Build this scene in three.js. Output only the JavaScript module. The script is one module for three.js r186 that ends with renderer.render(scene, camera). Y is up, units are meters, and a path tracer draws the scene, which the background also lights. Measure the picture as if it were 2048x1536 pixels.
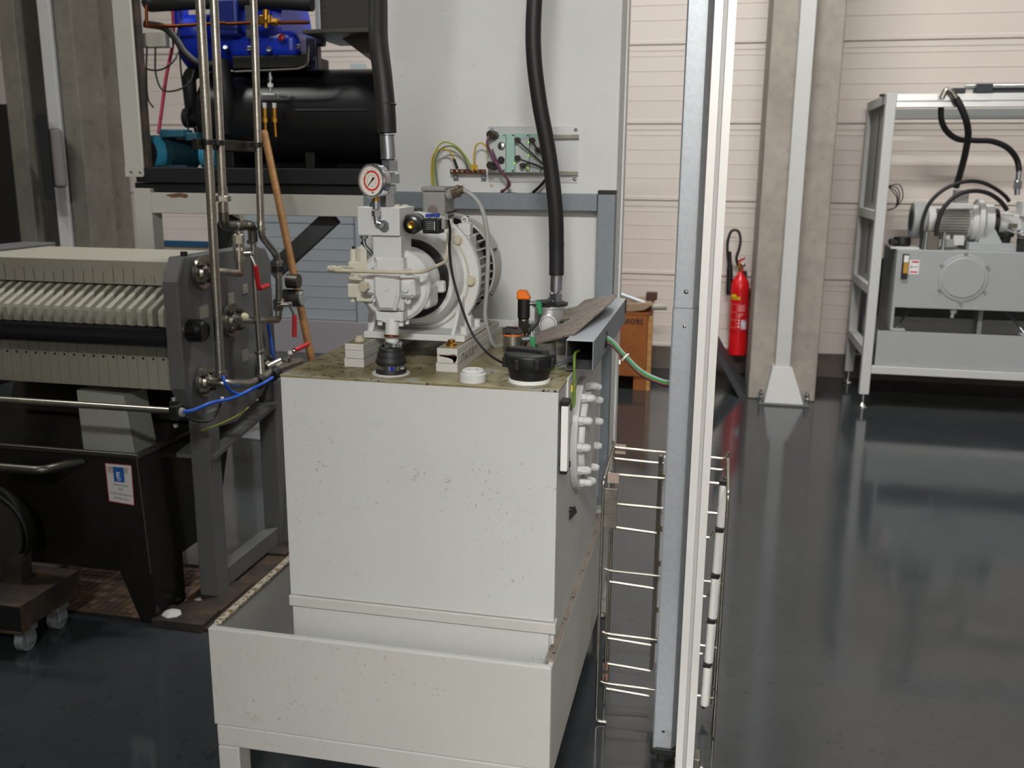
import * as THREE from 'three';
import { RoundedBoxGeometry } from 'three/addons/geometries/RoundedBoxGeometry.js';
import { mergeGeometries } from 'three/addons/utils/BufferGeometryUtils.js';
import { RectAreaLightUniformsLib } from 'three/addons/lights/RectAreaLightUniformsLib.js';

const scene = new THREE.Scene();
const camera = new THREE.PerspectiveCamera(44.48, 2048 / 1536, 0.05, 60);
camera.position.set(0, 1.6, 0);
camera.rotation.set(THREE.MathUtils.degToRad(-12.8), THREE.MathUtils.degToRad(12.17), THREE.MathUtils.degToRad(0.47), 'YXZ');
camera.focus = 2.3;
camera.userData.fStop = 5;

const renderer = new THREE.WebGLRenderer({ antialias: true });
renderer.toneMapping = THREE.LinearToneMapping;
renderer.toneMappingExposure = 2.75;
renderer.shadowMap.enabled = true;
renderer.shadowMap.type = THREE.PCFSoftShadowMap;
RectAreaLightUniformsLib.init();
scene.background = new THREE.Color(0x1a1c1e);

// hall lighting: luminaires under the roof; each one is a glowing tray with an area light of its size just below it
const LAMP_Y = 5.6;
const LAMPS = [ // x, z, length along x, width along z, intensity
  [0.8, 5.5, 2.4, 0.5, 104],
  [-0.3, -4.6, 1.5, 0.3, 50],
  [3.0, -6.1, 1.5, 0.3, 5],
  [6.2, 4.5, 1.5, 0.3, 6],
  [-4.8, -2.3, 1.2, 0.3, 22],  // unseen lamp added to brighten the left pier fronts
];

// ---------------------------------------------------------------- helpers
const V = (p) => (Array.isArray(p) ? new THREE.Vector3(p[0], p[1], p[2]) : p);
const PI = Math.PI;
let seed = 1234567;
const rnd = () => { seed = (seed * 1664525 + 1013904223) >>> 0; return seed / 4294967296; };
const taken = {};
function numbered(n) { const k = taken[n] = (taken[n] === undefined ? 0 : taken[n] + 1); return k ? n + '_' + String(k).padStart(3, '0') : n; }

// uv in metres by the way each face points
function finish(g) {
  let h = g.index ? g.toNonIndexed() : g;
  if (!h.attributes.normal) h.computeVertexNormals();
  const p = h.attributes.position, uv = new Float32Array(p.count * 2);
  const a = new THREE.Vector3(), b = new THREE.Vector3(), c = new THREE.Vector3(), n = new THREE.Vector3();
  for (let i = 0; i < p.count; i += 3) {
    a.fromBufferAttribute(p, i); b.fromBufferAttribute(p, i + 1); c.fromBufferAttribute(p, i + 2);
    n.copy(c).sub(b).cross(a.clone().sub(b)); const x = Math.abs(n.x), y = Math.abs(n.y), z = Math.abs(n.z);
    const put = (v, k) => { if (y >= x && y >= z) { uv[k] = v.x; uv[k + 1] = v.z; } else if (x >= z) { uv[k] = v.z; uv[k + 1] = v.y; } else { uv[k] = v.x; uv[k + 1] = v.y; } };
    put(a, i * 2); put(b, i * 2 + 2); put(c, i * 2 + 4);
  }
  for (const k of Object.keys(h.attributes)) if (!['position', 'normal'].includes(k)) h.deleteAttribute(k);
  h.setAttribute('uv', new THREE.BufferAttribute(uv, 2));
  return h;
}
function join(gs, keepUv) {
  gs = Array.isArray(gs) ? gs.flat(9) : [gs];
  if (keepUv) return gs[0];
  gs = gs.map(finish);
  return gs.length > 1 ? mergeGeometries(gs) : gs[0];
}
function part(name, gs, m, parent, label) {
  const o = new THREE.Mesh(join(gs), m); o.name = name; o.castShadow = o.receiveShadow = true; parent.add(o);
  if (label) o.userData.label = label;
  return o;
}
function print(name, g, m, parent, label) { // flat print: keeps its own uv
  const o = new THREE.Mesh(g, m); o.name = name; o.castShadow = o.receiveShadow = true; parent.add(o);
  if (label) o.userData.label = label;
  return o;
}
function thing(name, label, category, group) {
  const o = new THREE.Group(); o.name = numbered(name); o.userData = { label, category }; if (group) o.userData.group = group;
  scene.add(o); return o;
}
function single(name, gs, m, label, category, group) {
  const o = part(numbered(name), gs, m, scene); o.userData = { label, category }; if (group) o.userData.group = group; return o;
}
function struct(name, gs, m) { const o = gs ? part(name, gs, m, scene) : new THREE.Group(); o.name = name; if (!gs) scene.add(o); o.userData.kind = 'structure'; return o; }

// shapes --------------------------------------------------------------
// box between two corners, with chamfered edges
function bx(x0, x1, y0, y1, z0, z1, r = 0.003) {
  const w = Math.abs(x1 - x0), h = Math.abs(y1 - y0), d = Math.abs(z1 - z0);
  const g = r > 0 ? new RoundedBoxGeometry(w, h, d, 1, Math.min(r, w / 2.01, h / 2.01, d / 2.01)) : new THREE.BoxGeometry(w, h, d);
  return g.translate((x0 + x1) / 2, (y0 + y1) / 2, (z0 + z1) / 2);
}
const cb = (x, y, z, w, h, d, r) => bx(x - w / 2, x + w / 2, y - h / 2, y + h / 2, z - d / 2, z + d / 2, r);
function orient(g, pos, dir) { // +y of g to dir
  const q = new THREE.Quaternion().setFromUnitVectors(new THREE.Vector3(0, 1, 0), V(dir).clone().normalize());
  return g.applyQuaternion(q).translate(...V(pos).toArray());
}
function rod(a, b, r, r2 = r, seg = 20) {
  a = V(a); b = V(b); const d = b.clone().sub(a), L = d.length();
  return orient(new THREE.CylinderGeometry(r2, r, L, seg), a.clone().add(b).multiplyScalar(0.5), d);
}
function turned(prof, pos, dir = [0, 1, 0], seg = 28) { // prof: [radius, height]...
  const pts = []; // sharp profile: duplicate corners so that each ring keeps its edge
  const gs = [];
  for (let i = 0; i < prof.length - 1; i++) gs.push(new THREE.LatheGeometry([new THREE.Vector2(...prof[i]), new THREE.Vector2(...prof[i + 1])], seg));
  const ok = gs.filter((g, i) => prof[i][0] !== prof[i + 1][0] || prof[i][1] !== prof[i + 1][1]);
  return ok.map((g) => orient(g, pos, dir));
}
function smooth(prof, pos, dir = [0, 1, 0], seg = 28) {
  return orient(new THREE.LatheGeometry(prof.map((p) => new THREE.Vector2(Math.max(p[0], 0.00001), p[1])), seg), pos, dir);
}
function hex(pos, dir, r, h, twist = 0) {
  const g = new THREE.CylinderGeometry(r, r, h, 6).toNonIndexed(); g.computeVertexNormals(); g.rotateY(twist);
  const cap = [new THREE.CylinderGeometry(r * 0.86, r * 0.98, h * 0.12, 18).translate(0, h * 0.53, 0)];
  return [g.translate(0, h / 2, 0), ...cap.map((c) => c.translate(0, h / 2, 0))].map((k) => orient(k, pos, dir));
}
function bolt(pos, dir, r = 0.009, h = 0.008) { return [orient(new THREE.CylinderGeometry(r * 1.35, r * 1.35, h * 0.22, 18).translate(0, h * 0.11, 0), pos, dir), hex(V(pos).clone().add(V(dir).clone().normalize().multiplyScalar(h * 0.2)), dir, r, h)]; }
function socket(pos, dir, r = 0.008, h = 0.009) { // cap screw with a hollow head
  return turned([[0, 0], [r, 0], [r, h], [r * 0.55, h], [r * 0.5, h * 0.4], [0, h * 0.4]], pos, dir, 16);
}
function hose(pts, r, n = 40, seg = 12) { return new THREE.TubeGeometry(new THREE.CatmullRomCurve3(pts.map(V), false, 'centripetal'), n, r, seg, false); }
function pipe(pts, r, bend = 0.03, seg = 14) { // straight runs with rounded bends
  pts = pts.map(V); const path = new THREE.CurvePath(); let cur = pts[0]; const gs = [];
  for (let i = 1; i < pts.length; i++) {
    if (i === pts.length - 1) { gs.push(new THREE.TubeGeometry(new THREE.LineCurve3(cur, pts[i]), 1, r, seg)); break; }
    const d0 = pts[i].clone().sub(pts[i - 1]), d1 = pts[i + 1].clone().sub(pts[i]);
    const b = Math.min(bend, d0.length() * 0.49, d1.length() * 0.49);
    const a = pts[i].clone().sub(d0.normalize().multiplyScalar(b)), c = pts[i].clone().add(d1.normalize().multiplyScalar(b));
    if (a.distanceTo(cur) > 1e-4) gs.push(new THREE.TubeGeometry(new THREE.LineCurve3(cur, a), 1, r, seg));
    gs.push(new THREE.TubeGeometry(new THREE.QuadraticBezierCurve3(a, pts[i], c), 8, r, seg)); cur = c;
  }
  const e0 = pts[0], e1 = pts[pts.length - 1];
  gs.push(rodCap(e0, e0.clone().sub(pts[1]), r, seg), rodCap(e1, e1.clone().sub(pts[pts.length - 2]), r, seg));
  return gs;
}
function rodCap(p, d, r, seg = 14) { return orient(new THREE.CylinderGeometry(r, r, 0.0006, seg), p, d); }
// outline in the plane with the given right / up vectors, pushed along their normal
function plate(pts, depth, pos, xdir = [1, 0, 0], ydir = [0, 1, 0], bevel = 0, holes = []) {
  const s = new THREE.Shape(pts.map((p) => new THREE.Vector2(p[0], p[1])));
  for (const h of holes) { const q = new THREE.Path(); q.absarc(h[0], h[1], h[2], 0, PI * 2, true); s.holes.push(q); }
  const g = new THREE.ExtrudeGeometry(s, { depth: depth - 2 * bevel, bevelEnabled: bevel > 0, bevelThickness: bevel, bevelSize: bevel, bevelOffset: -bevel, bevelSegments: 1, curveSegments: 24 });
  g.translate(0, 0, bevel);
  const x = V(xdir).clone().normalize(), y = V(ydir).clone().normalize(), z = x.clone().cross(y);
  return g.applyMatrix4(new THREE.Matrix4().makeBasis(x, y, z).setPosition(V(pos)));
}
const ring = (r, n, a0 = 0) => Array.from({ length: n }, (_, i) => [Math.cos(a0 + i * 2 * PI / n) * r, Math.sin(a0 + i * 2 * PI / n) * r]);
// closed profile swept straight along an axis
const bar = (pts, len, pos, xdir, ydir) => plate(pts, len, pos, xdir, ydir);
// flat sheet from corner quad (a b c d counter-clockwise), keeps 0..1 uv
function sheet(a, b, c, d) {
  const g = new THREE.BufferGeometry(); [a, b, c, d] = [a, b, c, d].map(V);
  g.setAttribute('position', new THREE.Float32BufferAttribute([a, b, c, a, c, d].flatMap((v) => v.toArray()), 3));
  g.setAttribute('uv', new THREE.Float32BufferAttribute([0, 0, 1, 0, 1, 1, 0, 0, 1, 1, 0, 1], 2)); g.computeVertexNormals(); return g;
}
// convex or concave hexahedron from 8 corners: 0-3 bottom (ccw from above), 4-7 top
function hexa(c) {
  c = c.map(V); const g = new THREE.BufferGeometry(), f = [[0, 3, 2, 1], [4, 5, 6, 7], [0, 1, 5, 4], [1, 2, 6, 5], [2, 3, 7, 6], [3, 0, 4, 7]];
  g.setAttribute('position', new THREE.Float32BufferAttribute(f.flatMap(([p, q, r, s]) => [p, q, r, p, r, s].flatMap((i) => c[i].toArray())), 3));
  g.computeVertexNormals(); return g;
}

// textures ------------------------------------------------------------
const hash = (x, y, s) => { let h = (x * 374761393 + y * 668265263 + s * 2147483647) | 0; h = Math.imul(h ^ (h >>> 13), 1274126177); return ((h ^ (h >>> 16)) >>> 0) / 4294967296; };
function vnoise(x, y, per, s) { const xi = Math.floor(x), yi = Math.floor(y), fx = x - xi, fy = y - yi, u = fx * fx * (3 - 2 * fx), v = fy * fy * (3 - 2 * fy), m = (k) => ((k % per) + per) % per;
  const a = hash(m(xi), m(yi), s), b = hash(m(xi + 1), m(yi), s), c = hash(m(xi), m(yi + 1), s), d = hash(m(xi + 1), m(yi + 1), s); return a + (b - a) * u + (c - a) * v + (a - b - c + d) * u * v; }
function fbm(u, v, f, s, o = 4) { let t = 0, a = 0.5, n = 0; for (let i = 0; i < o; i++) { t += a * vnoise(u * f, v * f, f, s + i); n += a; a *= 0.5; f *= 2; } return t / n; }
function texture(size, metres, fn, srgb = true) {
  const d = new Uint8Array(size * size * 4);
  for (let y = 0; y < size; y++) for (let x = 0; x < size; x++) { const c = fn(x / size, y / size), k = (y * size + x) * 4; if (typeof c === 'number') { d[k] = d[k + 1] = d[k + 2] = Math.max(0, Math.min(255, c)); } else for (let j = 0; j < 3; j++) d[k + j] = Math.max(0, Math.min(255, c[j])); d[k + 3] = 255; }
  const t = new THREE.DataTexture(d, size, size); t.wrapS = t.wrapT = THREE.RepeatWrapping; t.magFilter = THREE.LinearFilter; t.minFilter = THREE.LinearMipmapLinearFilter; t.generateMipmaps = true;
  if (srgb) t.colorSpace = THREE.SRGBColorSpace; const m = Array.isArray(metres) ? metres : [metres, metres]; t.repeat.set(1 / m[0], 1 / m[1]); t.needsUpdate = true; return t;
}
function canvas(w, h, draw) { const c = document.createElement('canvas'); c.width = w; c.height = h; draw(c.getContext('2d'), w, h); const t = new THREE.CanvasTexture(c); t.colorSpace = THREE.SRGBColorSpace; return t; }
const mix = (a, b, t) => a.map((v, i) => v + (b[i] - v) * t);
const clamp = (x, a = 0, b = 1) => Math.max(a, Math.min(b, x));
const step = (a, b, x) => { const t = clamp((x - a) / (b - a)); return t * t * (3 - 2 * t); };
const mat = (color, roughness = 0.6, metalness = 0, extra = {}) => new THREE.MeshStandardMaterial({ color, roughness, metalness, ...extra });

// painted steel: nearly even tone with fine orange-peel grain, scuffs and specks
function paintTex(base, dirt, amount, s, size = 512, metres = 0.9) {
  return texture(size, metres, (u, v) => {
    const big = fbm(u, v, 4, s, 5) - 0.5, fine = hash(Math.floor(u * size), Math.floor(v * size), s) - 0.5;
    const spot = step(0.8, 0.86, fbm(u, v, 110, s + 9, 2)) * step(0.5, 0.66, fbm(u, v, 6, s + 20, 3));
    const streak = step(0.55, 0.95, fbm(u, v, 30, s + 31, 4)) * step(0.5, 0.8, fbm(u, v, 5, s + 40, 3));
    const t = clamp(amount * (0.35 * big + 0.7 * spot + 0.3 * streak));
    return mix(base, dirt, t).map((c) => c * (1 + 0.05 * big + 0.025 * fine));
  });
}
const T = {};
T.white = paintTex([197, 198, 196], [122, 110, 90], 0.5, 11);
T.whiteOld = paintTex([192, 191, 186], [118, 104, 80], 0.38, 23);
T.grey = paintTex([92, 93, 92], [70, 66, 58], 0.8, 35);
T.concrete = texture(512, 1.3, (u, v) => { const a = fbm(u, v, 3, 51, 6), b = fbm(u, v, 24, 57, 4), p = step(0.76, 0.82, fbm(u, v, 110, 59, 2)); return mix([136, 129, 121], [176, 168, 158], clamp(0.5 + 1.5 * (a - 0.5) + 0.5 * (b - 0.5))).map((c) => c * (1 - 0.1 * p)); });
T.concreteDark = texture(512, 1.3, (u, v) => { const a = fbm(u, v, 3, 151, 6), b = fbm(u, v, 24, 157, 4), p = step(0.66, 0.74, fbm(u, v, 14, 159, 4)); return mix([112, 108, 98], [142, 138, 126], clamp(0.5 + 1.6 * (a - 0.5) + 0.5 * (b - 0.5))).map((c) => c * (1 - 0.08 * p)); });
T.floor = texture(1024, 4, (u, v) => { const a = fbm(u, v, 4, 71, 6), b = fbm(u, v, 60, 77, 3), sc = step(0.7, 0.76, fbm(u, v * 0.35, 46, 79, 3)), sp = step(0.8, 0.84, fbm(u, v, 150, 83, 2)); return mix([48, 52, 55], [58, 62, 64], clamp(0.5 + 1.6 * (a - 0.5) + 0.4 * (b - 0.5))).map((c) => c * (1 - 0.05 * sc - 0.12 * sp)); });
T.floorRough = texture(1024, 4, (u, v) => { const a = fbm(u, v, 6, 91, 6), b = fbm(u, v, 80, 95, 3); return 255 * clamp(0.115 + 0.16 * (a - 0.5) + 0.03 * (b - 0.5), 0.03, 0.6); }, false);
T.wood = texture(512, [0.5, 0.12], (u, v) => { const w = fbm(u, v, 4, 101, 4), g = fbm(u * 0.25, v, 64, 107, 3); return mix([150, 104, 54], [196, 150, 92], clamp(0.5 + 0.9 * (w - 0.5) + 1.2 * (g - 0.5))); });
T.ply = texture(512, 0.8, (u, v) => { const w = fbm(u, v, 4, 111, 5), g = fbm(u, v * 0.3, 50, 117, 3); return mix([170, 106, 44], [200, 134, 66], clamp(0.5 + 1.2 * (w - 0.5) + 0.6 * (g - 0.5))); });
T.galv = texture(512, 0.12, (u, v) => { const w = fbm(u, v, 14, 121, 3), g = fbm(u, v, 50, 127, 2); return mix([172, 179, 185], [182, 189, 194], clamp(0.5 + 1.4 * (w - 0.5) + (g - 0.5))); });
T.grime = texture(1024, 0.9, (u, v) => { // oily film and grit on top of the tank
  const w = fbm(u, v, 6, 131, 6), b = fbm(u, v, 26, 137, 4), grit = step(0.7, 0.74, fbm(u, v, 100, 139, 2)) * step(0.42, 0.58, fbm(u, v, 8, 141, 3)), clean = step(0.54, 0.66, fbm(u, v, 5, 143, 5));
  let c = mix([116, 106, 72], [158, 150, 118], clamp(0.5 + 1.7 * (w - 0.5) + 0.8 * (b - 0.5))); c = mix(c, [160, 164, 158], clean * 0.75); return mix(c, [38, 28, 16], grit); });
T.dust = texture(512, 0.3, (u, v) => { const w = fbm(u, v, 5, 161, 5), g = step(0.74, 0.78, fbm(u, v, 40, 163, 2)); return mix(mix([120, 110, 100], [142, 132, 122], w), [36, 28, 22], g); });
T.rim = texture(512, 0.13, (u, v) => { const w = fbm(u, v, 8, 171, 5), g = step(0.5, 0.62, fbm(u, v, 20, 173, 4)); return mix([196, 192, 180], [126, 96, 46], clamp(g * 0.8 + 0.3 * (w - 0.5))); });
T.rust = texture(512, 0.5, (u, v) => { const w = fbm(u, v, 6, 181, 6), g = fbm(u, v, 30, 183, 3); return mix([40, 36, 32], [84, 62, 44], clamp(0.3 + 1.8 * (w - 0.5) + 0.6 * (g - 0.5))); });
T.rough = texture(256, 0.3, (u, v) => 255 * clamp(0.5 + 0.5 * (fbm(u, v, 10, 191, 4) - 0.5)), false);
T.rubberSpeck = texture(256, 0.06, (u, v) => { const g = fbm(u, v, 30, 201, 3); return mix([18, 18, 19], [34, 34, 36], g); });
T.bump = texture(256, 0.05, (u, v) => 255 * fbm(u, v, 24, 211, 3), false);
T.steelBrush = texture(256, [0.2, 0.2], (u, v) => { const g = fbm(u * 0.2, v, 60, 221, 3), w = fbm(u, v, 5, 223, 4); return mix([150, 146, 136], [196, 192, 182], clamp(0.5 + 0.8 * (g - 0.5) + 0.9 * (w - 0.5))); });

const M = {
  white: mat(0xffffff, 0.5, 0, { map: T.white, bumpMap: T.bump, bumpScale: 0.0002 }),
  cabinet: mat(0xffffff, 0.5, 0, { map: paintTex([211, 212, 210], [150, 146, 138], 0.3, 61) }),
  paleGrey: mat(0xd2d6da, 0.5, 0, { map: T.white }),
  whiteOld: mat(0xffffff, 0.55, 0, { map: T.whiteOld }),
  whiteFrame: mat(0xf2f1ec, 0.5, 0, { map: T.whiteOld }),
  cast: mat(0xc9cac8, 0.5, 0, { bumpMap: T.bump, bumpScale: 0.0003 }),
  cream: mat(0xc6c2b3, 0.55),
  castTan: mat(0xb8b19c, 0.6),
  greyPaint: mat(0xffffff, 0.5, 0, { map: T.grey, bumpMap: T.bump, bumpScale: 0.0003 }),
  greyBeam: mat(0xb6babd, 0.5, 0.15, { map: T.galv }),
  concrete: mat(0xffffff, 0.85, 0, { map: T.concrete }),
  concreteDark: mat(0xffffff, 0.85, 0, { map: T.concreteDark }),
  floor: mat(0xffffff, 1, 0, { map: T.floor, roughnessMap: T.floorRough }),
  panel: mat(0xd9cfc7, 0.42),
  panelBlue: mat(0xb2bbc2, 0.45),
  plinth: mat(0xa9a2a2, 0.8, 0, { map: T.concrete }),
  steel: mat(0xffffff, 0.32, 1, { map: T.steelBrush }),
  steelDark: mat(0x6f6c64, 0.4, 1),
  chrome: mat(0xc9ccce, 0.18, 1),
  zinc: mat(0xaab0b6, 0.34, 1),
  galv: mat(0xffffff, 0.4, 0.6, { map: T.galv }),
  alu: mat(0xe4e3e0, 0.42, 0.35),
  aluBright: mat(0xdfe2e4, 0.32, 0.8),
  black: mat(0x111213, 0.5),
  blackGloss: mat(0x0c0c0d, 0.28),
  rubber: mat(0xffffff, 0.55, 0, { map: T.rubberSpeck }),
  brass: mat(0xb98a3a, 0.32, 1),
  copper: mat(0x74401f, 0.4, 0.9),
  blue: mat(0x062cab, 0.35),
  teal: mat(0x2d7f9c, 0.4),
  red: mat(0xd4141c, 0.32),
  redGrip: mat(0xb01820, 0.45),
  orange: mat(0xf07a18, 0.45),
  green: mat(0x2f8f5c, 0.5),
  yellow: mat(0xd9b021, 0.5),
  cableBlue: mat(0x1c55b8, 0.45),
  cableGrey: mat(0x9a9b98, 0.5),
  cableViolet: mat(0x6a3f58, 0.5),
  whitePlastic: mat(0xe6e6e2, 0.45),
  greyPlastic: mat(0x8b8a86, 0.55),
  grime: mat(0xffffff, 0.42, 0, { map: T.grime }),
  rim: mat(0xffffff, 0.6, 0, { map: T.rim }),
  dusty: mat(0xffffff, 0.7, 0, { map: T.dust }),
  rust: mat(0xffffff, 0.75, 0.1, { map: T.rust }),
  wood: mat(0xbfb698, 0.55, 0, { map: T.wood }),
  ply: mat(0xc8b4a4, 0.7, 0, { map: T.ply }),
  plaster: mat(0xd8d8d4, 0.8),
  ppPlate: mat(0xd2cfc2, 0.5, 0, { map: T.whiteOld }),
};

// ---------------------------------------------------------------- the hall
const X0 = -7.2, X1 = 9.5, Z0 = -7.75, Z1 = 7.5, H = 6.4;
struct('floor', bx(X0 - 0.2, X1 + 0.2, -0.2, 0, Z0 - 0.3, Z1 + 0.2, 0), M.floor);
struct('ceiling', bx(X0 - 0.2, X1 + 0.2, H, H + 0.2, Z0 - 0.3, Z1 + 0.2, 0), mat(0xb4b5b2, 0.9));
struct('wall_left', bx(X0 - 0.2, X0, 0, H, Z0 - 0.3, Z1 + 0.2, 0), M.concreteDark);
struct('wall_right', bx(X1, X1 + 0.2, 0, H, Z0 - 0.3, Z1 + 0.2, 0), M.panel);
struct('wall_front', bx(X0, X1, 0, H, Z1, Z1 + 0.2, 0), M.panel);
{ // back wall: ribbed metal cassettes over a concrete plinth
  const w = struct('wall_back');
  part('backing', bx(X0, X1, 0.19, H, Z0 - 0.25, Z0 - 0.03, 0), M.panel, w);
  part('plinth', bx(X0, X1, 0, 0.19, Z0 - 0.25, Z0 + 0.0, 0.004), M.plinth, w, 'bare concrete plinth under the ribbed panels');
  // side profile of one cassette (depth, height): a lip, five shallow ribs, a shadow joint
  const h = 0.593, pr = [[0, 0], [0.03, 0.0], [0.034, 0.006], [0.034, 0.03], [0.03, 0.034], [0.03, 0.07]];
  for (let i = 0; i < 4; i++) { const y = 0.07 + i * 0.11; pr.push([0.03, y + 0.104], [0.0335, y + 0.107], [0.03, y + 0.11]); }
  pr.push([0.03, 0.544], [0.034, 0.547], [0.034, 0.585], [0.024, 0.588], [0, 0.588]);
  const bays = [[X0, -1.2], [-1.195, 0.5], [0.505, X1]];
  for (const [a, b] of bays) {
    const g = finish(bar(pr, b - a, [b, 0, Z0 - 0.03], [0, 0, 1], [0, 1, 0]));
    for (let k = 0; k < 10; k++) { const o = new THREE.Mesh(g, M.panel); o.name = 'panel'; o.position.y = 0.19 + k * h; o.castShadow = o.receiveShadow = true; w.add(o); }
  }
}

{ // lamps under the roof, out of frame
  LAMPS.forEach(([x, z, lx, lz, power], i) => {
    const t = thing('ceiling_lamp', ['largest white ceiling lamp hanging behind the tall grey added block', 'long white ceiling lamp hanging before the ribbed back wall', 'long white ceiling lamp hanging over the back wall machine', 'long white ceiling lamp hanging over the walkway', 'short white ceiling lamp added to brighten the left piers'][i], 'lamp', 'lamps under the hall roof');
    part('housing', [bx(x - lx / 2 - 0.03, x + lx / 2 + 0.03, LAMP_Y + 0.02, LAMP_Y + 0.12, z - lz / 2 - 0.03, z + lz / 2 + 0.03, 0.01), rod([x - lx / 3, LAMP_Y + 0.12, z], [x - lx / 3, H, z], 0.008), rod([x + lx / 3, LAMP_Y + 0.12, z], [x + lx / 3, H, z], 0.008)], M.whitePlastic, t);
    part('diffuser', bx(x - lx / 2, x + lx / 2, LAMP_Y + 0.005, LAMP_Y + 0.02, z - lz / 2, z + lz / 2, 0), mat(0xffffff, 0.6, 0, { emissive: 0xfdfcfa, emissiveIntensity: 6 }), t);
    const l = new THREE.RectAreaLight(0xfbfaf7, power, lx, lz); l.position.set(x, LAMP_Y, z); l.lookAt(x, 0, z); scene.add(l);
  });
}
{ // concrete column by the extinguisher, with the white pole in front of it
  const c = struct('column_1'); part('shaft', bx(0.276, 0.742, 0, H, -7.72, -6.85, 0.012), M.concrete, c);
  const t = thing('steel_pole', 'white square steel pole with flared foot in front of the concrete column', 'pole');
  part('shaft', bx(0.445, 0.547, 0.2, H, -6.848, -6.746, 0.006), M.white, t);
  part('foot', [hexa([[0.385, 0.012, -6.69], [0.652, 0.012, -6.69], [0.652, 0.012, -6.845], [0.385, 0.012, -6.845], [0.43, 0.265, -6.735], [0.562, 0.265, -6.735], [0.562, 0.265, -6.848], [0.43, 0.265, -6.848]])], M.white, t);
  part('base_plate', bx(0.345, 0.69, 0, 0.014, -6.845, -6.66, 0.003), M.greyPaint, t);
  for (const x of [0.362, 0.674]) part('anchor_bolt', [rod([x, 0.012, -6.72], [x, 0.1, -6.72], 0.012), hex([x, 0.03, -6.72], [0, 1, 0], 0.022, 0.02), hex([x, 0.062, -6.72], [0, 1, 0], 0.02, 0.016)], M.chrome, t);
}
{ // piers on the left
  const a = struct('column_2'); part('shaft', bx(-5.72, -5.56, 0, H, -7.7, -6.9, 0.01), M.concreteDark, a);
  const b = struct('column_3'); part('shaft', bx(-5.2, -5.045, 0, H, -7.25, -6.9, 0.01), M.concreteDark, b);
  const d = struct('column_4'); part('shaft', bx(-5.56, -5.2, 0, H, -7.72, -7.26, 0.01), M.concreteDark, d);
  const t = thing('steel_pole', 'white square steel pole between the concrete piers carrying a black monitor', 'pole');
  part('shaft', bx(-5.335, -5.225, 0, H, -7.0, -6.885, 0.006), M.white, t);
  part('base_plate', bx(-5.39, -5.21, 0, 0.014, -7.05, -6.84, 0.003), M.greyPaint, t);
  const m = thing('monitor', 'black monitor seen edge on, mounted on the white pole', 'monitor');
  const turn = (g) => g.rotateY(0.67).translate(-5.12, 0, -6.62);
  part('screen', turn(bx(-0.085, -0.015, 1.36, 1.99, -0.2, 0.2, 0.006)), mat(0x0b0b0c, 0.85), m);
  part('rear_housing', turn(bx(-0.015, 0.085, 1.44, 1.89, -0.16, 0.14, 0.03)), mat(0x6e6c69, 0.6), m);
  part('wall_arm', turn(bx(0.0, 0.05, 1.6, 1.7, -0.3, -0.15, 0.004)), M.steelDark, m);
}
{ const d = struct('door_2'); part('dark_board', bx(-7.15, -5.76, 0.02, 2.15, -7.71, -7.66, 0.006), mat(0x24231f, 0.6), d); part('handle', rod([-5.86, 1.0, -7.65], [-5.86, 1.14, -7.65], 0.012), M.steelDark, d); }  // dark slab added as stand-in for a dark opening at far left
{ // unseen block added behind the camera to keep the press in the shade
  const t = thing('shade_block', 'tall grey block added behind the photographer to shade the press', 'machine');
  part('housing', bx(-4.2, -0.34, 0.1, 3.9, 1.7, 3.2, 0.03), M.greyPaint, t); part('plinth', bx(-4.1, -0.44, 0, 0.1, 1.8, 3.1, 0.01), M.black, t);
  part('door', bx(-2.6, -1.2, 0.4, 2.2, 1.67, 1.7, 0.01), M.whiteFrame, t); part('handle', rod([-1.32, 1.0, 1.64], [-1.32, 1.4, 1.64], 0.015), M.steel, t);
}

// ---------------------------------------------------------------- right of the unit
{ // slotted aluminium post
  const t = thing('aluminium_post', 'tall slotted aluminium profile post standing in front of the wire rack', 'post');
  const w = 0.0235, s = 0.0045, d = 0.011, e = 0.0075;
  const q = []; // one slotted side, then turned three times
  const side = [[-w, -w], [-s - 0.001, -w], [-s, -w + 0.001], [-s, -w + 0.002], [-s - 0.0, -w + 0.0045], [-e, -w + 0.0045], [-e, -w + d], [e, -w + d], [e, -w + 0.0045], [s, -w + 0.0045], [s, -w + 0.001], [s + 0.001, -w]];
  for (let k = 0; k < 4; k++) { const c = Math.cos(k * PI / 2), n = Math.sin(k * PI / 2); for (const [x, y] of side) q.push([x * c - y * n, x * n + y * c]); }
  part('profile', bar(q, 3.6, [-0.0105, 0.01, -2.274], [1, 0, 0], [0, 0, -1]), M.alu, t);
  part('slot_cover', bx(-0.0105 - 0.0042, -0.0105 + 0.0036, 0.01, 3.61, -2.2545, -2.2525, 0), mat(0xb9b8b6, 0.5, 0.2), t);
  part('foot_plate', [bx(-0.065, 0.045, 0, 0.01, -2.34, -2.21, 0.002), bx(0.013, 0.03, 0.01, 0.09, -2.3, -2.25, 0.002), bolt([0.03, 0.05, -2.275], [1, 0, 0], 0.008, 0.007)], M.steelDark, t);
}
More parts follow.
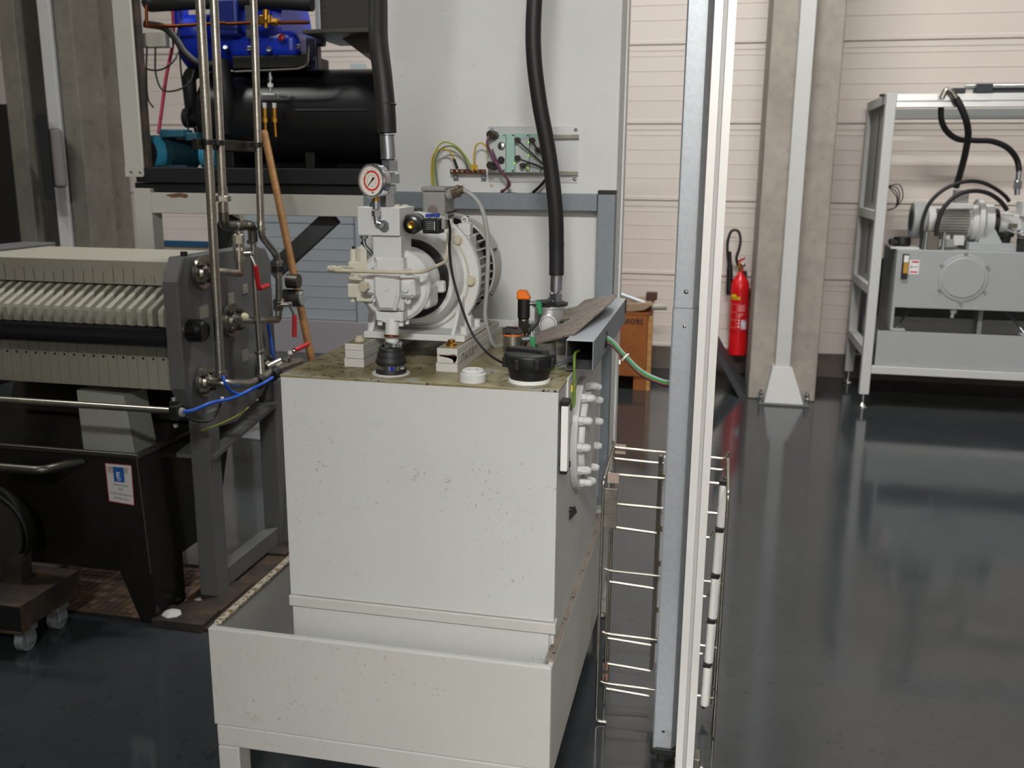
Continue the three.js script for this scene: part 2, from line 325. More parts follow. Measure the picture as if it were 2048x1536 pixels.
{ // galvanised cable trunking behind the post, in two lengths
  const t = thing('cable_trunking', 'galvanised steel cable trunking running up beside the slotted aluminium post', 'trunking');
  const prof = (x0, x1, zf, zb) => [[x0, zb], [x0, zf - 0.002], [x0 + 0.004, zf], [x0 + 0.0095, zf], [x0 + 0.0095, zf - 0.004], [x0 + 0.0125, zf - 0.004], [x1 - 0.014, zf - 0.004], [x1 - 0.012, zf - 0.006], [x1, zf - 0.024], [x1, zb]];
  const run = (x0, x1, zf, zb, y0, y1) => bar(prof(x0, x1, zf, zb).map(([x, z]) => [x, -z]), y1 - y0, [0, y0, 0], [1, 0, 0], [0, 0, -1]);
  const a = part('upper_length', run(-0.0985, -0.037, -2.342, -2.405, 1.272, 3.6), M.galv, t);
  const b = part('lower_length', run(-0.1, -0.0355, -2.34, -2.407, 0.05, 1.271), M.galv, t);
  part('end_cap', bx(-0.104, -0.034, 0.03, 0.05, -2.41, -2.336, 0.003), M.black, t);
  for (const y of [1.312, 1.226]) part('screw', smooth([[0, 0.0035], [0.0028, 0.003], [0.0055, 0.0012], [0.006, 0]], [-0.069, y, -2.346], [0, 0, 1], 16), M.chrome, t);
  part('screw', smooth([[0, 0.0015], [0.004, 0.001], [0.0045, 0]], [-0.072, 0.1, -2.344], [0, 0, 1], 14), M.steelDark, t);
  part('floor_block', [bx(-0.085, -0.04, 0, 0.03, -2.4, -2.35, 0.003)], M.black, t);
}
{ // wire rack with white guide bars
  const t = thing('wire_rack', 'stainless wire rack with white plastic guide bars behind the aluminium post', 'rack');
  const r = 0.0042, xl = -0.275, xr = 0.066, zf = -2.5, zb = -2.78, top = 0.76;
  part('side_frame', pipe([[xl, 0.006, zb], [xl, top + 0.02, zb], [xl, top, zf], [xl, 0.006, zf], [xl + 0.03, 0.006, zf]], 0.005, 0.02, 10), M.steel, t);
  part('side_frame', [pipe([[xr, 0.006, zf], [xr, top - 0.015, zf], [xr, top + 0.005, zb], [xr, 0.006, zb]], 0.005, 0.02, 10), pipe([[xr, 0.006, zf + 0.002], [xr, 0.07, -2.56], [xr, 0.006, -2.62]], 0.0042, 0.01, 8)], M.steel, t);
  part('upright', pipe([[xl + 0.012, 0.006, -2.6], [xl + 0.012, top - 0.005, -2.6]], 0.004, 0.02, 8), M.steel, t);
  part('upright', pipe([[xr - 0.012, 0.05, -2.6], [xr - 0.012, top - 0.01, -2.6]], 0.004, 0.02, 8), M.steel, t);
  for (const y of [0.745, 0.655, 0.445, 0.24, 0.075]) part('cross_wire', pipe([[xl - 0.0, y + 0.004, -2.6], [xl + 0.02, y, -2.598], [xr - 0.02, y - 0.004, -2.598], [xr, y - 0.008, -2.6]], r, 0.012, 8), M.steel, t);
  for (const y of [0.79, 0.755]) part('cross_wire', pipe([[xl, y + 0.02, -2.72], [xl + 0.004, y, -2.72], [xr - 0.01, y - 0.012, -2.72], [xr, y + 0.01, -2.72]], r, 0.015, 8), M.steel, t);
  for (const y of [0.575, 0.4, 0.215, 0.13, 0.045]) part('cross_wire', pipe([[xl + 0.004, y + 0.02, -2.62], [xl + 0.008, y, -2.62], [-0.128, y - 0.008, -2.62]], r, 0.012, 8), M.steel, t);
  for (const y of [0.57, 0.385, 0.2]) part('cross_wire', pipe([[-0.06, y, -2.62], [0.03, y - 0.003, -2.62], [0.036, y + 0.02, -2.62]], r, 0.01, 8), M.steel, t);
  part('flat_bar', bx(-0.132, -0.121, 0.12, 0.8, -2.66, -2.63, 0.001), M.steelDark, t);
  part('guide_strip', bx(-0.119, -0.09, 0.13, 0.79, -2.68, -2.655, 0.004), M.whitePlastic, t, 'flat white plastic guide strip');
  for (const y of [0.72, 0.56, 0.45, 0.3, 0.2]) part('strip_clip', [bx(-0.122, -0.086, y, y + 0.016, -2.66, -2.652, 0.001)], mat(0x6d5a40, 0.6), t);
  for (let k = 0; k < 5; k++) { const y0 = 0.045 + k * 0.142; part('guide_bar', smooth([[0, 0], [0.012, 0], [0.0135, 0.004], [0.0135, 0.062], [0.0125, 0.068], [0.0135, 0.074], [0.0135, 0.122], [0.012, 0.126], [0, 0.126]], [0.038 + k * 0.004, y0, -2.595], [0.02, 1, 0], 16), M.whitePlastic, t, 'round white plastic guide bar');
    part('clip', bx(0.026 + k * 0.004, 0.05 + k * 0.004, y0 + 0.127, y0 + 0.141, -2.6, -2.585, 0.002), M.black, t); }
  part('guide_rod', rod([0.035, 0.03, -2.602], [0.057, 0.76, -2.602], 0.0045), M.steelDark, t);
  for (const [y, z] of [[0.765, -2.74], [0.735, -2.55]]) part('label_tab', bx(xl + 0.006, xl + 0.038, y, y + 0.03, z - 0.001, z + 0.001, 0), mat(0xa8968a, 0.7), t);
  part('latch', [bx(xl + 0.004, xl + 0.04, 0.62, 0.735, -2.503, -2.497, 0.001)], M.steel, t);
  for (const y of [0.12, 0.085]) part('label_tab', bx(xl + 0.006, xl + 0.02, y, y + 0.022, -2.6, -2.598, 0), mat(0x9a6a58, 0.7), t);
}
{ // fire extinguisher
  const t = thing('fire_extinguisher', 'red fire extinguisher with black hose loop hanging beside the concrete column', 'extinguisher');
  const P = [0.203, 0.185, -7.56], r = 0.074;
  part('cylinder', smooth([[0, 0], [r - 0.01, 0], [r, 0.012], [r, 0.52], [r - 0.004, 0.56], [r - 0.018, 0.6], [r - 0.04, 0.628], [0.024, 0.64], [0.022, 0.66], [0, 0.66]], P, [-0.02, 1, 0], 40), M.red, t);
  const lab = canvas(256, 512, (c, w, h) => { c.fillStyle = '#c4141b'; c.fillRect(0, 0, w, h); c.fillStyle = '#d8c418'; c.fillRect(18, 20, 70, 36); c.fillRect(18, 50, 120, 34); c.fillStyle = '#6a5a10'; for (let i = 0; i < 7; i++) c.fillRect(26 + i * 14, 58, 9, 18); c.strokeStyle = '#e9b9b6'; c.lineWidth = 3; c.strokeRect(20, 150, 86, 300); c.beginPath(); c.moveTo(20, 250); c.lineTo(106, 250); c.moveTo(20, 350); c.lineTo(106, 350); c.stroke();
    c.fillStyle = '#e39c98'; for (let i = 0; i < 8; i++) c.fillRect(122, 152 + i * 11, 96 - (i % 3) * 10, 6); for (let i = 0; i < 6; i++) c.fillRect(122, 262 + i * 10, 80 - i * 10, 5); c.fillStyle = '#f0c4c0'; for (let i = 0; i < 3; i++) { c.beginPath(); c.arc(140, 350 + i * 42, 13, 0, 7); c.fill(); } c.fillStyle = '#d9dce8'; c.fillRect(168, 348, 74, 120); c.fillStyle = '#3a50a0'; c.fillRect(212, 352, 26, 20); c.fillStyle = '#a05060'; c.fillRect(176, 440, 16, 20); });
  const lg = new THREE.CylinderGeometry(r + 0.003, r + 0.003, 0.31, 24, 1, true, -1.15, 2.1); lg.translate(P[0] - 0.006, P[1] + 0.345, P[2]);
  print('printed_label', lg, new THREE.MeshStandardMaterial({ map: lab, roughness: 0.35 }), t, 'printed instructions with a yellow sticker');
  part('valve', [rod([0.19, 0.835, -7.56], [0.188, 0.9, -7.56], 0.017), bx(0.165, 0.205, 0.88, 0.915, -7.58, -7.53, 0.006)], M.brass, t);
  part('lever', [plate([[0, 0], [0.05, 0.028], [0.054, 0.046], [0.0, 0.02]], 0.02, [0.165, 0.915, -7.55]), plate([[0, 0], [0.03, -0.02], [0.036, -0.07], [0.02, -0.075], [0.012, -0.03], [0, -0.015]], 0.02, [0.175, 0.92, -7.55])], M.redGrip, t);
  part('gauge', smooth([[0, 0.012], [0.014, 0.012], [0.016, 0], [0, 0]], [0.205, 0.9, -7.53], [0.3, 0, 1], 16), M.zinc, t);
  part('discharge_hose', hose([[0.168, 0.89, -7.55], [0.15, 0.95, -7.53], [0.168, 1.03, -7.53], [0.172, 1.1, -7.54], [0.148, 1.16, -7.55], [0.105, 1.16, -7.55], [0.078, 1.08, -7.55], [0.085, 0.95, -7.55], [0.098, 0.88, -7.56]], 0.0105, 60, 10), M.rubber, t);
  part('horn', turned([[0, 0], [0.026, 0], [0.028, 0.03], [0.024, 0.2], [0.014, 0.29], [0.012, 0.34], [0, 0.34]], [0.115, 0.66, -7.57], [-0.05, 1, 0.03], 18), M.black, t);
  for (const [a, b, c, d, e] of [[0.262, 0.275, 0.35, 0.39, -7.52], [0.262, 0.275, 0.66, 0.7, -7.52], [0.18, 0.24, 0.7, 0.84, -7.62]]) part('wall_bracket', bx(a, b, c, d, -7.72, e, 0.004), M.black, t);
}
single('rubber_mat', hexa([[0.215, 0.0, -6.84], [0.262, 0.0, -6.9], [0.262, 0.0, -7.4], [0.215, 0.0, -7.4], [0.02, 0.31, -7.0], [0.05, 0.32, -7.05], [0.05, 0.32, -7.6], [0.02, 0.31, -7.6]]), mat(0x3a3c3f, 0.6), 'dark grey board leaning below the fire extinguisher', 'board');
{ const b = single('storage_box', bx(-0.14, 0.01, 0, 0.27, -7.45, -7.1, 0.01), mat(0x141c46, 0.5), 'dark blue box on the floor behind the slotted aluminium post', 'box');
  part('lid', bx(-0.15, 0.016, 0.27, 0.3, -7.46, -7.09, 0.008), mat(0x2c2f3a, 0.5), b); }
{ // packing crate
  const t = thing('packing_crate', 'orange brown plywood crate with black MORI lettering', 'crate');
  part('front_board', bx(-0.72, -0.47, 0.11, 0.575, -6.9, -6.888, 0.001), M.ply, t);
  part('side_board', bx(-0.48, -0.47, 0.11, 0.575, -7.5, -6.9, 0.001), M.ply, t);
  part('rear_board', bx(-1.15, -0.47, 0.11, 0.575, -7.512, -7.5, 0.001), M.ply, t);
  part('front_board', bx(-1.15, -0.722, 0.11, 0.575, -6.9, -6.888, 0.001), M.ply, t);
  part('lid_board', bx(-1.16, -0.46, 0.575, 0.588, -7.515, -6.885, 0.001), M.ply, t);
  part('corner_batten', bx(-0.468, -0.435, 0.0, 0.56, -6.96, -6.905, 0.002), mat(0xffffff, 0.7, 0, { map: T.wood }), t);
  part('runner', bx(-0.56, -0.47, 0.0, 0.108, -7.5, -6.9, 0.003), M.ply, t);
  part('runner', bx(-1.14, -1.05, 0.0, 0.108, -7.5, -6.9, 0.003), M.ply, t);
  const tx = (w, h, s, rot) => canvas(w, h, (c) => { c.clearRect(0, 0, w, h); c.fillStyle = '#2a1c22'; c.font = 'bold ' + Math.round(h * 0.95) + 'px sans-serif'; c.textAlign = 'right'; c.textBaseline = 'middle'; c.fillText(s, w - 6, h * 0.54); });
  const stamp = (s, w, h) => new THREE.MeshStandardMaterial({ map: tx(w, h, s), transparent: true, roughness: 0.7, polygonOffset: true, polygonOffsetFactor: -2 });
  print('lettering', sheet([-0.7, 0.495, -6.8865], [-0.498, 0.495, -6.8865], [-0.498, 0.553, -6.8865], [-0.7, 0.553, -6.8865]), stamp('MORI', 250, 72), t, 'black MORI lettering');
  print('lettering', sheet([-0.678, 0.35, -6.8865], [-0.678, 0.5, -6.8865], [-0.706, 0.5, -6.8865], [-0.706, 0.35, -6.8865]), stamp('ANO', 200, 56), t, 'black upright lettering');
  part('packing_tape', bx(-0.712, -0.66, 0.51, 0.56, -6.888, -6.8867, 0), mat(0xb9b6ac, 0.4), t);
  const s = thing('packing_foil', 'sagging brown packing paper on top of the plywood crate', 'paper');
  part('fold', plate([[-0.74, 0.0], [-0.6, -0.006], [-0.5, 0.01], [-0.44, 0.05], [-0.46, 0.065], [-0.62, 0.055], [-0.74, 0.075]], 0.4, [0, 0.597, -7.3], [1, 0, 0], [0, 1, 0], 0.003), mat(0x9a8268, 0.6), s);
  part('strap', [bx(-0.7, -0.67, 0.655, 0.66, -7.25, -6.9, 0.001)], M.whitePlastic, s);
  const k = single('steel_bracket', [bx(-0.5, -0.42, 0.665, 0.72, -7.12, -7.03, 0.004)], mat(0x4a2a26, 0.6), 'small dark red block on top of the crate paper', 'block');
  single('plastic_tube', rod([-0.45, 0.625, -6.97], [-0.34, 0.63, -6.97], 0.025), mat(0xa6a698, 0.5), 'short pale plastic tube sticking out over the crate edge', 'tube');
  single('steel_pipe', rod([-0.72, 0.72, -6.98], [-0.5, 0.65, -6.98], 0.018), M.galv, 'grey pipe lying across the crate paper', 'pipe');
}

// ---------------------------------------------------------------- hydraulic unit in the middle
const TX0 = -1.165, TX1 = -0.3135, TZ0 = -1.9, TZ1 = -3.25;
{ // drip tray on its stand
  const t = thing('drip_tray', 'white steel drip tray on legs under the oil tank', 'tray');
  const y0 = 0.243, y1 = 0.505, w = 0.012;
  part('front_wall', bx(TX0, TX1, y0, y1, TZ0 - w, TZ0, 0.003), M.whiteOld, t);
  part('side_wall', bx(TX0, TX0 + w, y0, y1, TZ1, TZ0 - w, 0.003), M.whiteOld, t);
  part('side_wall', bx(TX1 - w, TX1, y0, y1, TZ1, TZ0 - w, 0.003), M.whiteOld, t);
  part('rear_wall', bx(TX0 + w, TX1 - w, y0, y1, TZ1, TZ1 + w, 0.003), M.whiteOld, t);
  part('floor_plate', bx(TX0 + w, TX1 - w, y0, y0 + 0.008, TZ1 + w, TZ0 - w, 0), M.whiteOld, t);
  // crusted rim bars on top of the side walls
  part('rim', bx(TX0 + 0.001, TX0 + 0.02, y1 - 0.003, y1 + 0.004, TZ1 + 0.01, TZ0 - 0.03, 0.002), M.rim, t, 'crusted rusty rim');
  part('rim', bx(TX1 - 0.02, TX1 - 0.001, y1 - 0.003, y1 + 0.004, -3.0, TZ0 - 0.03, 0.002), M.dusty, t, 'dirty rim');
  part('rim', bx(TX0 + 0.004, TX1 - 0.003, y1 - 0.002, y1 + 0.002, TZ0 - 0.014, TZ0 - 0.001, 0.0015), M.white, t);
  const f0 = 0.183, f1 = 0.241;
  part('frame_rail', bx(TX0 + 0.004, TX1 - 0.004, f0, f1, TZ0 - 0.06, TZ0 - 0.002, 0.005), M.whiteOld, t);
  part('frame_rail', bx(TX0 + 0.004, TX1 - 0.004, f0, f1, TZ1 + 0.002, TZ1 + 0.06, 0.005), M.whiteOld, t);
  for (const x of [TX0 + 0.004, TX1 - 0.062]) { part('frame_rail', bx(x, x + 0.058, f0, f1, TZ1 + 0.06, TZ0 - 0.06, 0.005), M.whiteOld, t);
    for (const z of [TZ0 - 0.06, TZ1 + 0.002]) { part('leg', bx(x, x + 0.058, 0.012, f0, z, z + 0.058, 0.005), M.whiteOld, t); part('foot', turned([[0, 0], [0.035, 0], [0.03, 0.012], [0, 0.012]], [x + 0.029, 0, z + 0.029]), M.steelDark, t); } }
}
const KX0 = -0.991, KX1 = -0.326, KZ0 = -2.0, KZ1 = -2.8, KT = 1.127;
{ // oil tank
  const t = thing('oil_tank', 'large white oil tank with grimy lid standing in the drip tray', 'tank');
  part('front_panel', bx(KX0, KX1, 0.567, KT - 0.004, KZ0 - 0.006, KZ0, 0.002), M.white, t);
  part('side_panel', bx(KX0 + 0.001, KX0 + 0.007, 0.567, KT - 0.004, KZ1, KZ0 - 0.006, 0.001), M.white, t);
  part('side_panel', bx(KX1 - 0.007, KX1 - 0.001, 0.4, KT - 0.004, KZ1, KZ0 - 0.006, 0.001), M.white, t);
  part('rear_panel', bx(KX0, KX1, 0.6, KT - 0.004, KZ1 - 0.006, KZ1, 0.001), M.white, t);
  part('bottom_panel', bx(KX0 + 0.01, KX1 - 0.008, 0.59, 0.6, KZ1, KZ0 - 0.008, 0.001), M.white, t);
  part('lid', bx(KX0 - 0.001, KX1 + 0.001, KT - 0.006, KT, KZ1 - 0.008, KZ0 + 0.001, 0.0015), M.grime, t, 'oily grimy lid with dark grit');
  part('ledge', bx(KX0 - 0.004, KX1 + 0.005, 0.537, 0.566, KZ0 - 0.03, KZ0 + 0.005, 0.004), M.whiteOld, t);
  part('skirt', bx(KX0 + 0.002, KX1 - 0.012, 0.251, 0.537, KZ0 - 0.012, KZ0 - 0.003, 0.002), M.white, t);
  part('skirt', bx(KX1 - 0.09, KX1 - 0.02, 0.251, 0.59, KZ1 + 0.05, KZ1 + 0.1, 0.002), M.white, t);
  part('bottom_skirt', bx(KX1 - 0.05, KX1 - 0.008, 0.4, 0.59, KZ1 + 0.01, KZ0 - 0.014, 0.001), M.white, t);
  part('rear_lip', bx(KX0, KX1, KT, KT + 0.022, KZ1 - 0.02, KZ1 - 0.008, 0.002), M.white, t);
  part('drain_cock', [rod([KX1 - 0.004, [-0.318, 0.7696, -2.214][1], [-0.318, 0.7696, -2.214][2]], [KX1 + 0.008, [-0.318, 0.7696, -2.214][1], [-0.318, 0.7696, -2.214][2]], 0.008), plate([[0, 0], [0.012, 0.012], [0.018, -0.004], [0.0, -0.026]], 0.008, [KX1 + 0.0005, [-0.318, 0.7696, -2.214][1], [-0.318, 0.7696, -2.214][2]])], M.black, t);
  { // round inspection cover on the side
    const c = part('inspection_cover', [turned([[0, 0.03], [0.108, 0.03], [0.112, 0.026], [0.112, 0.016], [0.146, 0.016], [0.148, 0.012], [0.148, 0], [0, 0]], [KX1, 0.935, -2.34], [1, 0, 0], 48)], M.white, t, 'round bolted inspection cover');
    for (let k = 0; k < 12; k++) { const a = k * PI / 6; part('acorn_nut', [hex([KX1 + 0.016, 0.935 + 0.128 * Math.sin(a), -2.34 + 0.128 * Math.cos(a)], [1, 0, 0], 0.012, 0.011), smooth([[0.0105, 0], [0.0105, 0.012], [0.007, 0.02], [0, 0.022]], [KX1 + 0.028, 0.935 + 0.128 * Math.sin(a), -2.34 + 0.128 * Math.cos(a)], [1, 0, 0], 14)], M.white, c); }
  }
  { // sight glass for the oil level
    const g = part('level_gauge', [bx(KX1 + 0.004, KX1 + 0.021, 0.93, 1.1, -2.035, -2.006, 0.002)], M.black, t, 'black framed level gauge');
    part('scale', bx(KX1 + 0.006, KX1 + 0.0225, 0.938, 1.09, -2.03, -2.004, 0.002), M.whitePlastic, g);
    for (const y of [0.945, 1.08]) part('banjo_bolt', rod([KX1, y, -2.04], [KX1 + 0.024, y, -2.04], 0.008), M.black, g);
    part('top_cap', bx(KX1 + 0.003, KX1 + 0.023, 1.09, 1.102, -2.04, -2.003, 0.002), M.black, g);
  }
  part('bracket', [bx(KX1 - 0.002, KX1 + 0.004, 1.0, KT, -2.2, -2.12, 0.001)], M.white, t);
  // filler sockets on the lid
  part('socket', turned([[0, 0], [0.03, 0], [0.03, 0.018], [0.026, 0.02], [0.026, 0.0255], [0.0235, 0.028], [0.0235, 0.024], [0.01, 0.0245], [0.01, 0.03], [0, 0.03]], [-0.533, KT, -2.044], [0, 1, 0], 32), M.cast, t);
  part('socket', turned([[0, 0], [0.025, 0], [0.023, 0.03], [0, 0.03]], [-0.428, KT, -2.42], [0, 1, 0], 28), M.white, t);
  part('socket', turned([[0, 0], [0.02, 0], [0.02, 0.006], [0.012, 0.006], [0.012, 0.018], [0, 0.018]], [-0.655, KT, -2.765], [0, 1, 0], 20), M.cast, t);
  part('hose_socket', turned([[0, 0], [0.045, 0], [0.045, 0.003], [0, 0.003]], [-0.742, KT, -2.075], [0, 1, 0], 32), M.white, t);
}
{ // black filler breather
  const t = thing('filler_cap', 'black ribbed plastic filler breather cap on the tank lid', 'cap');
  const P = [-0.407, KT, -2.075];
  part('neck', turned([[0, 0], [0.048, 0], [0.048, 0.006], [0.045, 0.008], [0, 0.008]], P, [0, 1, 0], 36), M.whitePlastic, t, 'white collar');
  part('body', smooth([[0.04, 0.006], [0.045, 0.008], [0.049, 0.028], [0.05, 0.034], [0.056, 0.036], [0.0585, 0.042], [0.06, 0.06], [0.058, 0.066], [0.054, 0.069], [0.03, 0.071], [0, 0.072]], P, [0, 1, 0], 40), M.black, t);
  part('grip', [plate([[-0.05, 0], [-0.055, -0.012], [-0.04, -0.02], [0.04, -0.02], [0.055, -0.012], [0.05, 0], [0.04, 0.018], [-0.04, 0.018]], 0.014, [P[0], P[1] + 0.064, P[2]], [1, 0, 0.25], [0.25, 0, -1], 0.003)], M.black, t);
  for (let k = 0; k < 8; k++) { const a = k * PI / 4 + 0.3; part('rib', cb(P[0] + 0.058 * Math.cos(a), P[1] + 0.048, P[2] + 0.058 * Math.sin(a), 0.012, 0.024, 0.012, 0.003), M.black, t); }
}
// mounting rails: stacked flat bars under the motor foot
for (const [x0, x1, lab] of [[-0.876, -0.828, 'clean white stacked steel rail on the tank lid beside the suction boot'], [-0.642, -0.591, 'white stacked steel rail with rust stain and pen scrawl on the tank lid']]) {
  const t = thing('mounting_rail', lab, 'rail', 'rails under the motor foot');
  const rusty = x0 > -0.7;
  part('bar', bx(x0 - 0.003, x1 + 0.0, KT, KT + 0.022, -2.56, -2.121, 0.0012), M.whiteOld, t);
  part('bar', bx(x0 + 0.001, x1 + 0.001, KT + 0.0225, KT + 0.042, -2.56, -2.118, 0.0012), M.whiteOld, t);
  part('bar', bx(x0, x1, KT + 0.0425, KT + 0.058, -2.56, -2.12, 0.0012), M.whiteOld, t);
  part('top_film', bx(x0 + 0.002, x1 - 0.002, KT + 0.058, KT + 0.0586, -2.555, -2.124, 0), M.grime, t, 'oily film on top');
  part('bolt_head', turned([[0, 0], [0.013, 0], [0.013, 0.006], [0.009, 0.008], [0.009, 0.014], [0, 0.014]], [(x0 + x1) / 2, KT + 0.0585, -2.16], [0, 1, 0], 20), rusty ? M.brass : M.castTan, t);
  if (rusty) {
    const ink = canvas(512, 64, (c, w, h) => { c.clearRect(0, 0, w, h); c.strokeStyle = '#3a2c24'; c.lineWidth = 4; c.beginPath(); c.moveTo(40, 44); c.bezierCurveTo(50, 10, 80, 10, 84, 40); c.moveTo(100, 50); c.lineTo(120, 14); c.lineTo(132, 48); c.moveTo(110, 34); c.lineTo(130, 32); c.moveTo(150, 50); c.lineTo(152, 14); c.moveTo(165, 46); c.bezierCurveTo(170, 8, 200, 12, 190, 30); c.lineTo(210, 48); c.moveTo(225, 48); c.lineTo(228, 14); c.lineTo(250, 46); c.lineTo(254, 12); c.moveTo(270, 30); c.lineTo(330, 22); c.stroke(); });
    print('pen_scrawl', sheet([x1 + 0.0016, KT + 0.006, -2.13], [x1 + 0.0016, KT + 0.006, -2.4], [x1 + 0.0016, KT + 0.052, -2.4], [x1 + 0.0016, KT + 0.052, -2.13]), new THREE.MeshStandardMaterial({ map: ink, transparent: true, roughness: 0.8, polygonOffset: true, polygonOffsetFactor: -2 }), t, 'dark pen scrawl');
    part('rust_stain', plate([[0, 0], [0.012, 0.003], [0.02, -0.002], [0.018, -0.012], [0.012, -0.02], [0.009, -0.01], [-0.002, -0.006], [-0.024, -0.003], [-0.024, 0]], 0.0006, [x1 - 0.02, KT + 0.042, -2.1186]), mat(0x5a3216, 0.8), t);
  }
}
const AX = -0.748, AY = 1.333;
{ // electric motor on its foot flange
  const t = thing('electric_motor', 'white finned electric motor with foot flange and grey terminal box', 'motor');
  // foot flange: ring, legs and base plate
  const ang = (r, a) => [Math.cos(a) * r, Math.sin(a) * r];
  const out = []; for (let k = 0; k <= 24; k++) out.push(ang(0.164, -0.62 + k * (PI + 1.24) / 24));
  out.push([-0.138, -0.1], [-0.138, -0.135], [0.142, -0.135], [0.142, -0.1]);
  part('foot_flange', plate(out, 0.028, [AX, AY, -2.332], [1, 0, 0], [0, 1, 0], 0.003, [[0, 0, 0.1]]), M.cast, t);
  part('base_plate', bx(-0.857, -0.594, 1.187, 1.203, -2.42, -2.198, 0.002), M.cast, t);
  for (const x of [-0.835, -0.622]) { part('gusset', plate([[0, 0], [0.1, 0], [0.0, 0.1]], 0.009, [x, 1.203, -2.304], [0, 0, 1], [0, 1, 0]), M.cast, t); part('gusset', plate([[0, 0], [-0.075, 0], [0, 0.08]], 0.009, [x, 1.203, -2.33], [0, 0, 1], [0, 1, 0]), M.cast, t); }
  for (const [x, z] of [[-0.847, -2.23], [-0.605, -2.23], [-0.605, -2.36], [-0.847, -2.36]]) part('base_bolt', [turned([[0, 0], [0.011, 0], [0.011, 0.003], [0.0095, 0.003], [0.0095, 0.018], [0, 0.018]], [x, 1.203, z], [0, 1, 0], 18)], M.cast, t);
  for (const a of [-1.62, -0.05, 0.72, 1.5, 2.4, 3.2, -2.4]) { const p = ang(0.143, a); part('flange_bolt', [turned([[0, 0], [0.014, 0], [0.014, 0.002], [0, 0.002]], [AX + p[0], AY + p[1], -2.304], [0, 0, 1], 18), hex([AX + p[0], AY + p[1], -2.302], [0, 0, 1], 0.0105, 0.008)], M.castTan, t); }
  part('bell_housing', [turned([[0.08, 0.055], [0.112, 0.05], [0.122, 0.03], [0.127, 0.012], [0.127, 0.008], [0.136, 0.008], [0.137, 0]], [AX, AY, -2.304], [0, 0, 1], 56)], M.cast, t);
  part('rim_ring', turned([[0.128, 0.0], [0.139, 0.0], [0.139, 0.0045], [0.128, 0.0055]], [AX, AY, -2.304], [0, 0, 1], 56), M.castTan, t, 'yellowed joint ring');
  part('damping_ring', turned([[0.05, 0.0], [0.1, 0], [0.1, 0.008], [0.096, 0.01], [0.05, 0.01]], [AX, AY, -2.256], [0, 0, 1], 48), M.black, t, 'black damping ring');
  // motor body
  part('stator', turned([[0, 0], [0.118, 0], [0.118, 0.25], [0, 0.25]], [AX, AY, -2.332], [0, 0, -1], 40), M.cast, t);
  for (let k = 0; k < 34; k++) { const a = -0.35 + k * (2 * PI - 0.9) / 33 - 1.0; if (Math.abs(a - PI / 2) < 0.34) continue; const f = bx(0.114, 0.14, -0.0018, 0.0018, -2.56, -2.36, 0); f.rotateZ(a).translate(AX, AY, 0); part('cooling_fin', f, M.cast, t); }
  part('end_shield', turned([[0.1, 0], [0.142, 0], [0.144, 0.006], [0.144, 0.02], [0.138, 0.026], [0.1, 0.026]], [AX, AY, -2.334], [0, 0, -1], 48), M.cast, t);
  part('fan_cover', [turned([[0.143, 0], [0.147, 0.002], [0.148, 0.08], [0.142, 0.1], [0.12, 0.112], [0, 0.114]], [AX, AY, -2.55], [0, 0, -1], 48), turned([[0.141, 0.002], [0.143, 0]], [AX, AY, -2.55], [0, 0, -1], 48)], M.whiteOld, t);
  part('fan_grille', turned([[0.12, 0], [0.141, 0]], [AX, AY, -2.56], [0, 0, -1], 48), M.black, t);
  for (const a of [0.35, 1.15, -0.5]) { const p = ang(0.146, a); part('cover_screw', rod([AX + p[0], AY + p[1], -2.57], [AX + p[0] * 1.07, AY + p[1] * 1.07, -2.57], 0.004), M.steelDark, t); }
  part('lifting_eye', [turned([[0.006, 0], [0.01, 0.002], [0.01, 0.008], [0.006, 0.01]], [AX + 0.1, AY + 0.14, -2.4], [0, 0, -1], 16), bx(AX + 0.085, AY * 0 + AX + 0.118, AY + 0.1, AY + 0.132, -2.42, -2.39, 0.003)], M.cast, t);
  part('terminal_bracket', [bx(AX + 0.055, AX + 0.085, AY + 0.08, AY + 0.125, -2.4, -2.37, 0.004), bx(AX + 0.09, AX + 0.12, AY + 0.06, AY + 0.1, -2.45, -2.38, 0.004), bx(AX + 0.03, AX + 0.06, AY + 0.11, AY + 0.15, -2.39, -2.37, 0.003)], M.cast, t);
  // terminal box
  const b = part('terminal_box', [bx(-0.765, -0.702, 1.478, 1.545, -2.5, -2.405, 0.006), hexa([[-0.755, 1.45, -2.41], [-0.705, 1.45, -2.41], [-0.705, 1.45, -2.49], [-0.755, 1.45, -2.49], [-0.763, 1.479, -2.407], [-0.703, 1.479, -2.407], [-0.703, 1.479, -2.498], [-0.763, 1.479, -2.498]])], M.greyPlastic, t, 'grey terminal box');
  part('lid', bx(-0.767, -0.7, 1.545, 1.558, -2.503, -2.402, 0.005), M.greyPlastic, b);
  part('blind_plug', smooth([[0, 0.003], [0.012, 0.003], [0.0135, 0.001], [0.0135, -0.002]], [-0.735, 1.497, -2.405], [0, 0, 1], 20), mat(0x6e655e, 0.6), b);
  part('neck_stub', rod([-0.7, 1.535, -2.42], [-0.668, 1.548, -2.42], 0.014), M.greyPlastic, b);
  part('cable_gland', [rod([-0.686, 1.541, -2.42], [-0.664, 1.549, -2.42], 0.0155), hex([-0.68, 1.543, -2.42], [1, 0.3, 0], 0.017, 0.008), rod([-0.668, 1.548, -2.42], [-0.655, 1.551, -2.42], 0.0115)], mat(0x8d8272, 0.35, 1), b);
  part('side_tie', [rod([-0.7, 1.49, -2.42], [-0.672, 1.497, -2.41], 0.0018), rod([-0.71, 1.472, -2.404], [-0.68, 1.486, -2.404], 0.0022)], M.black, b);
}
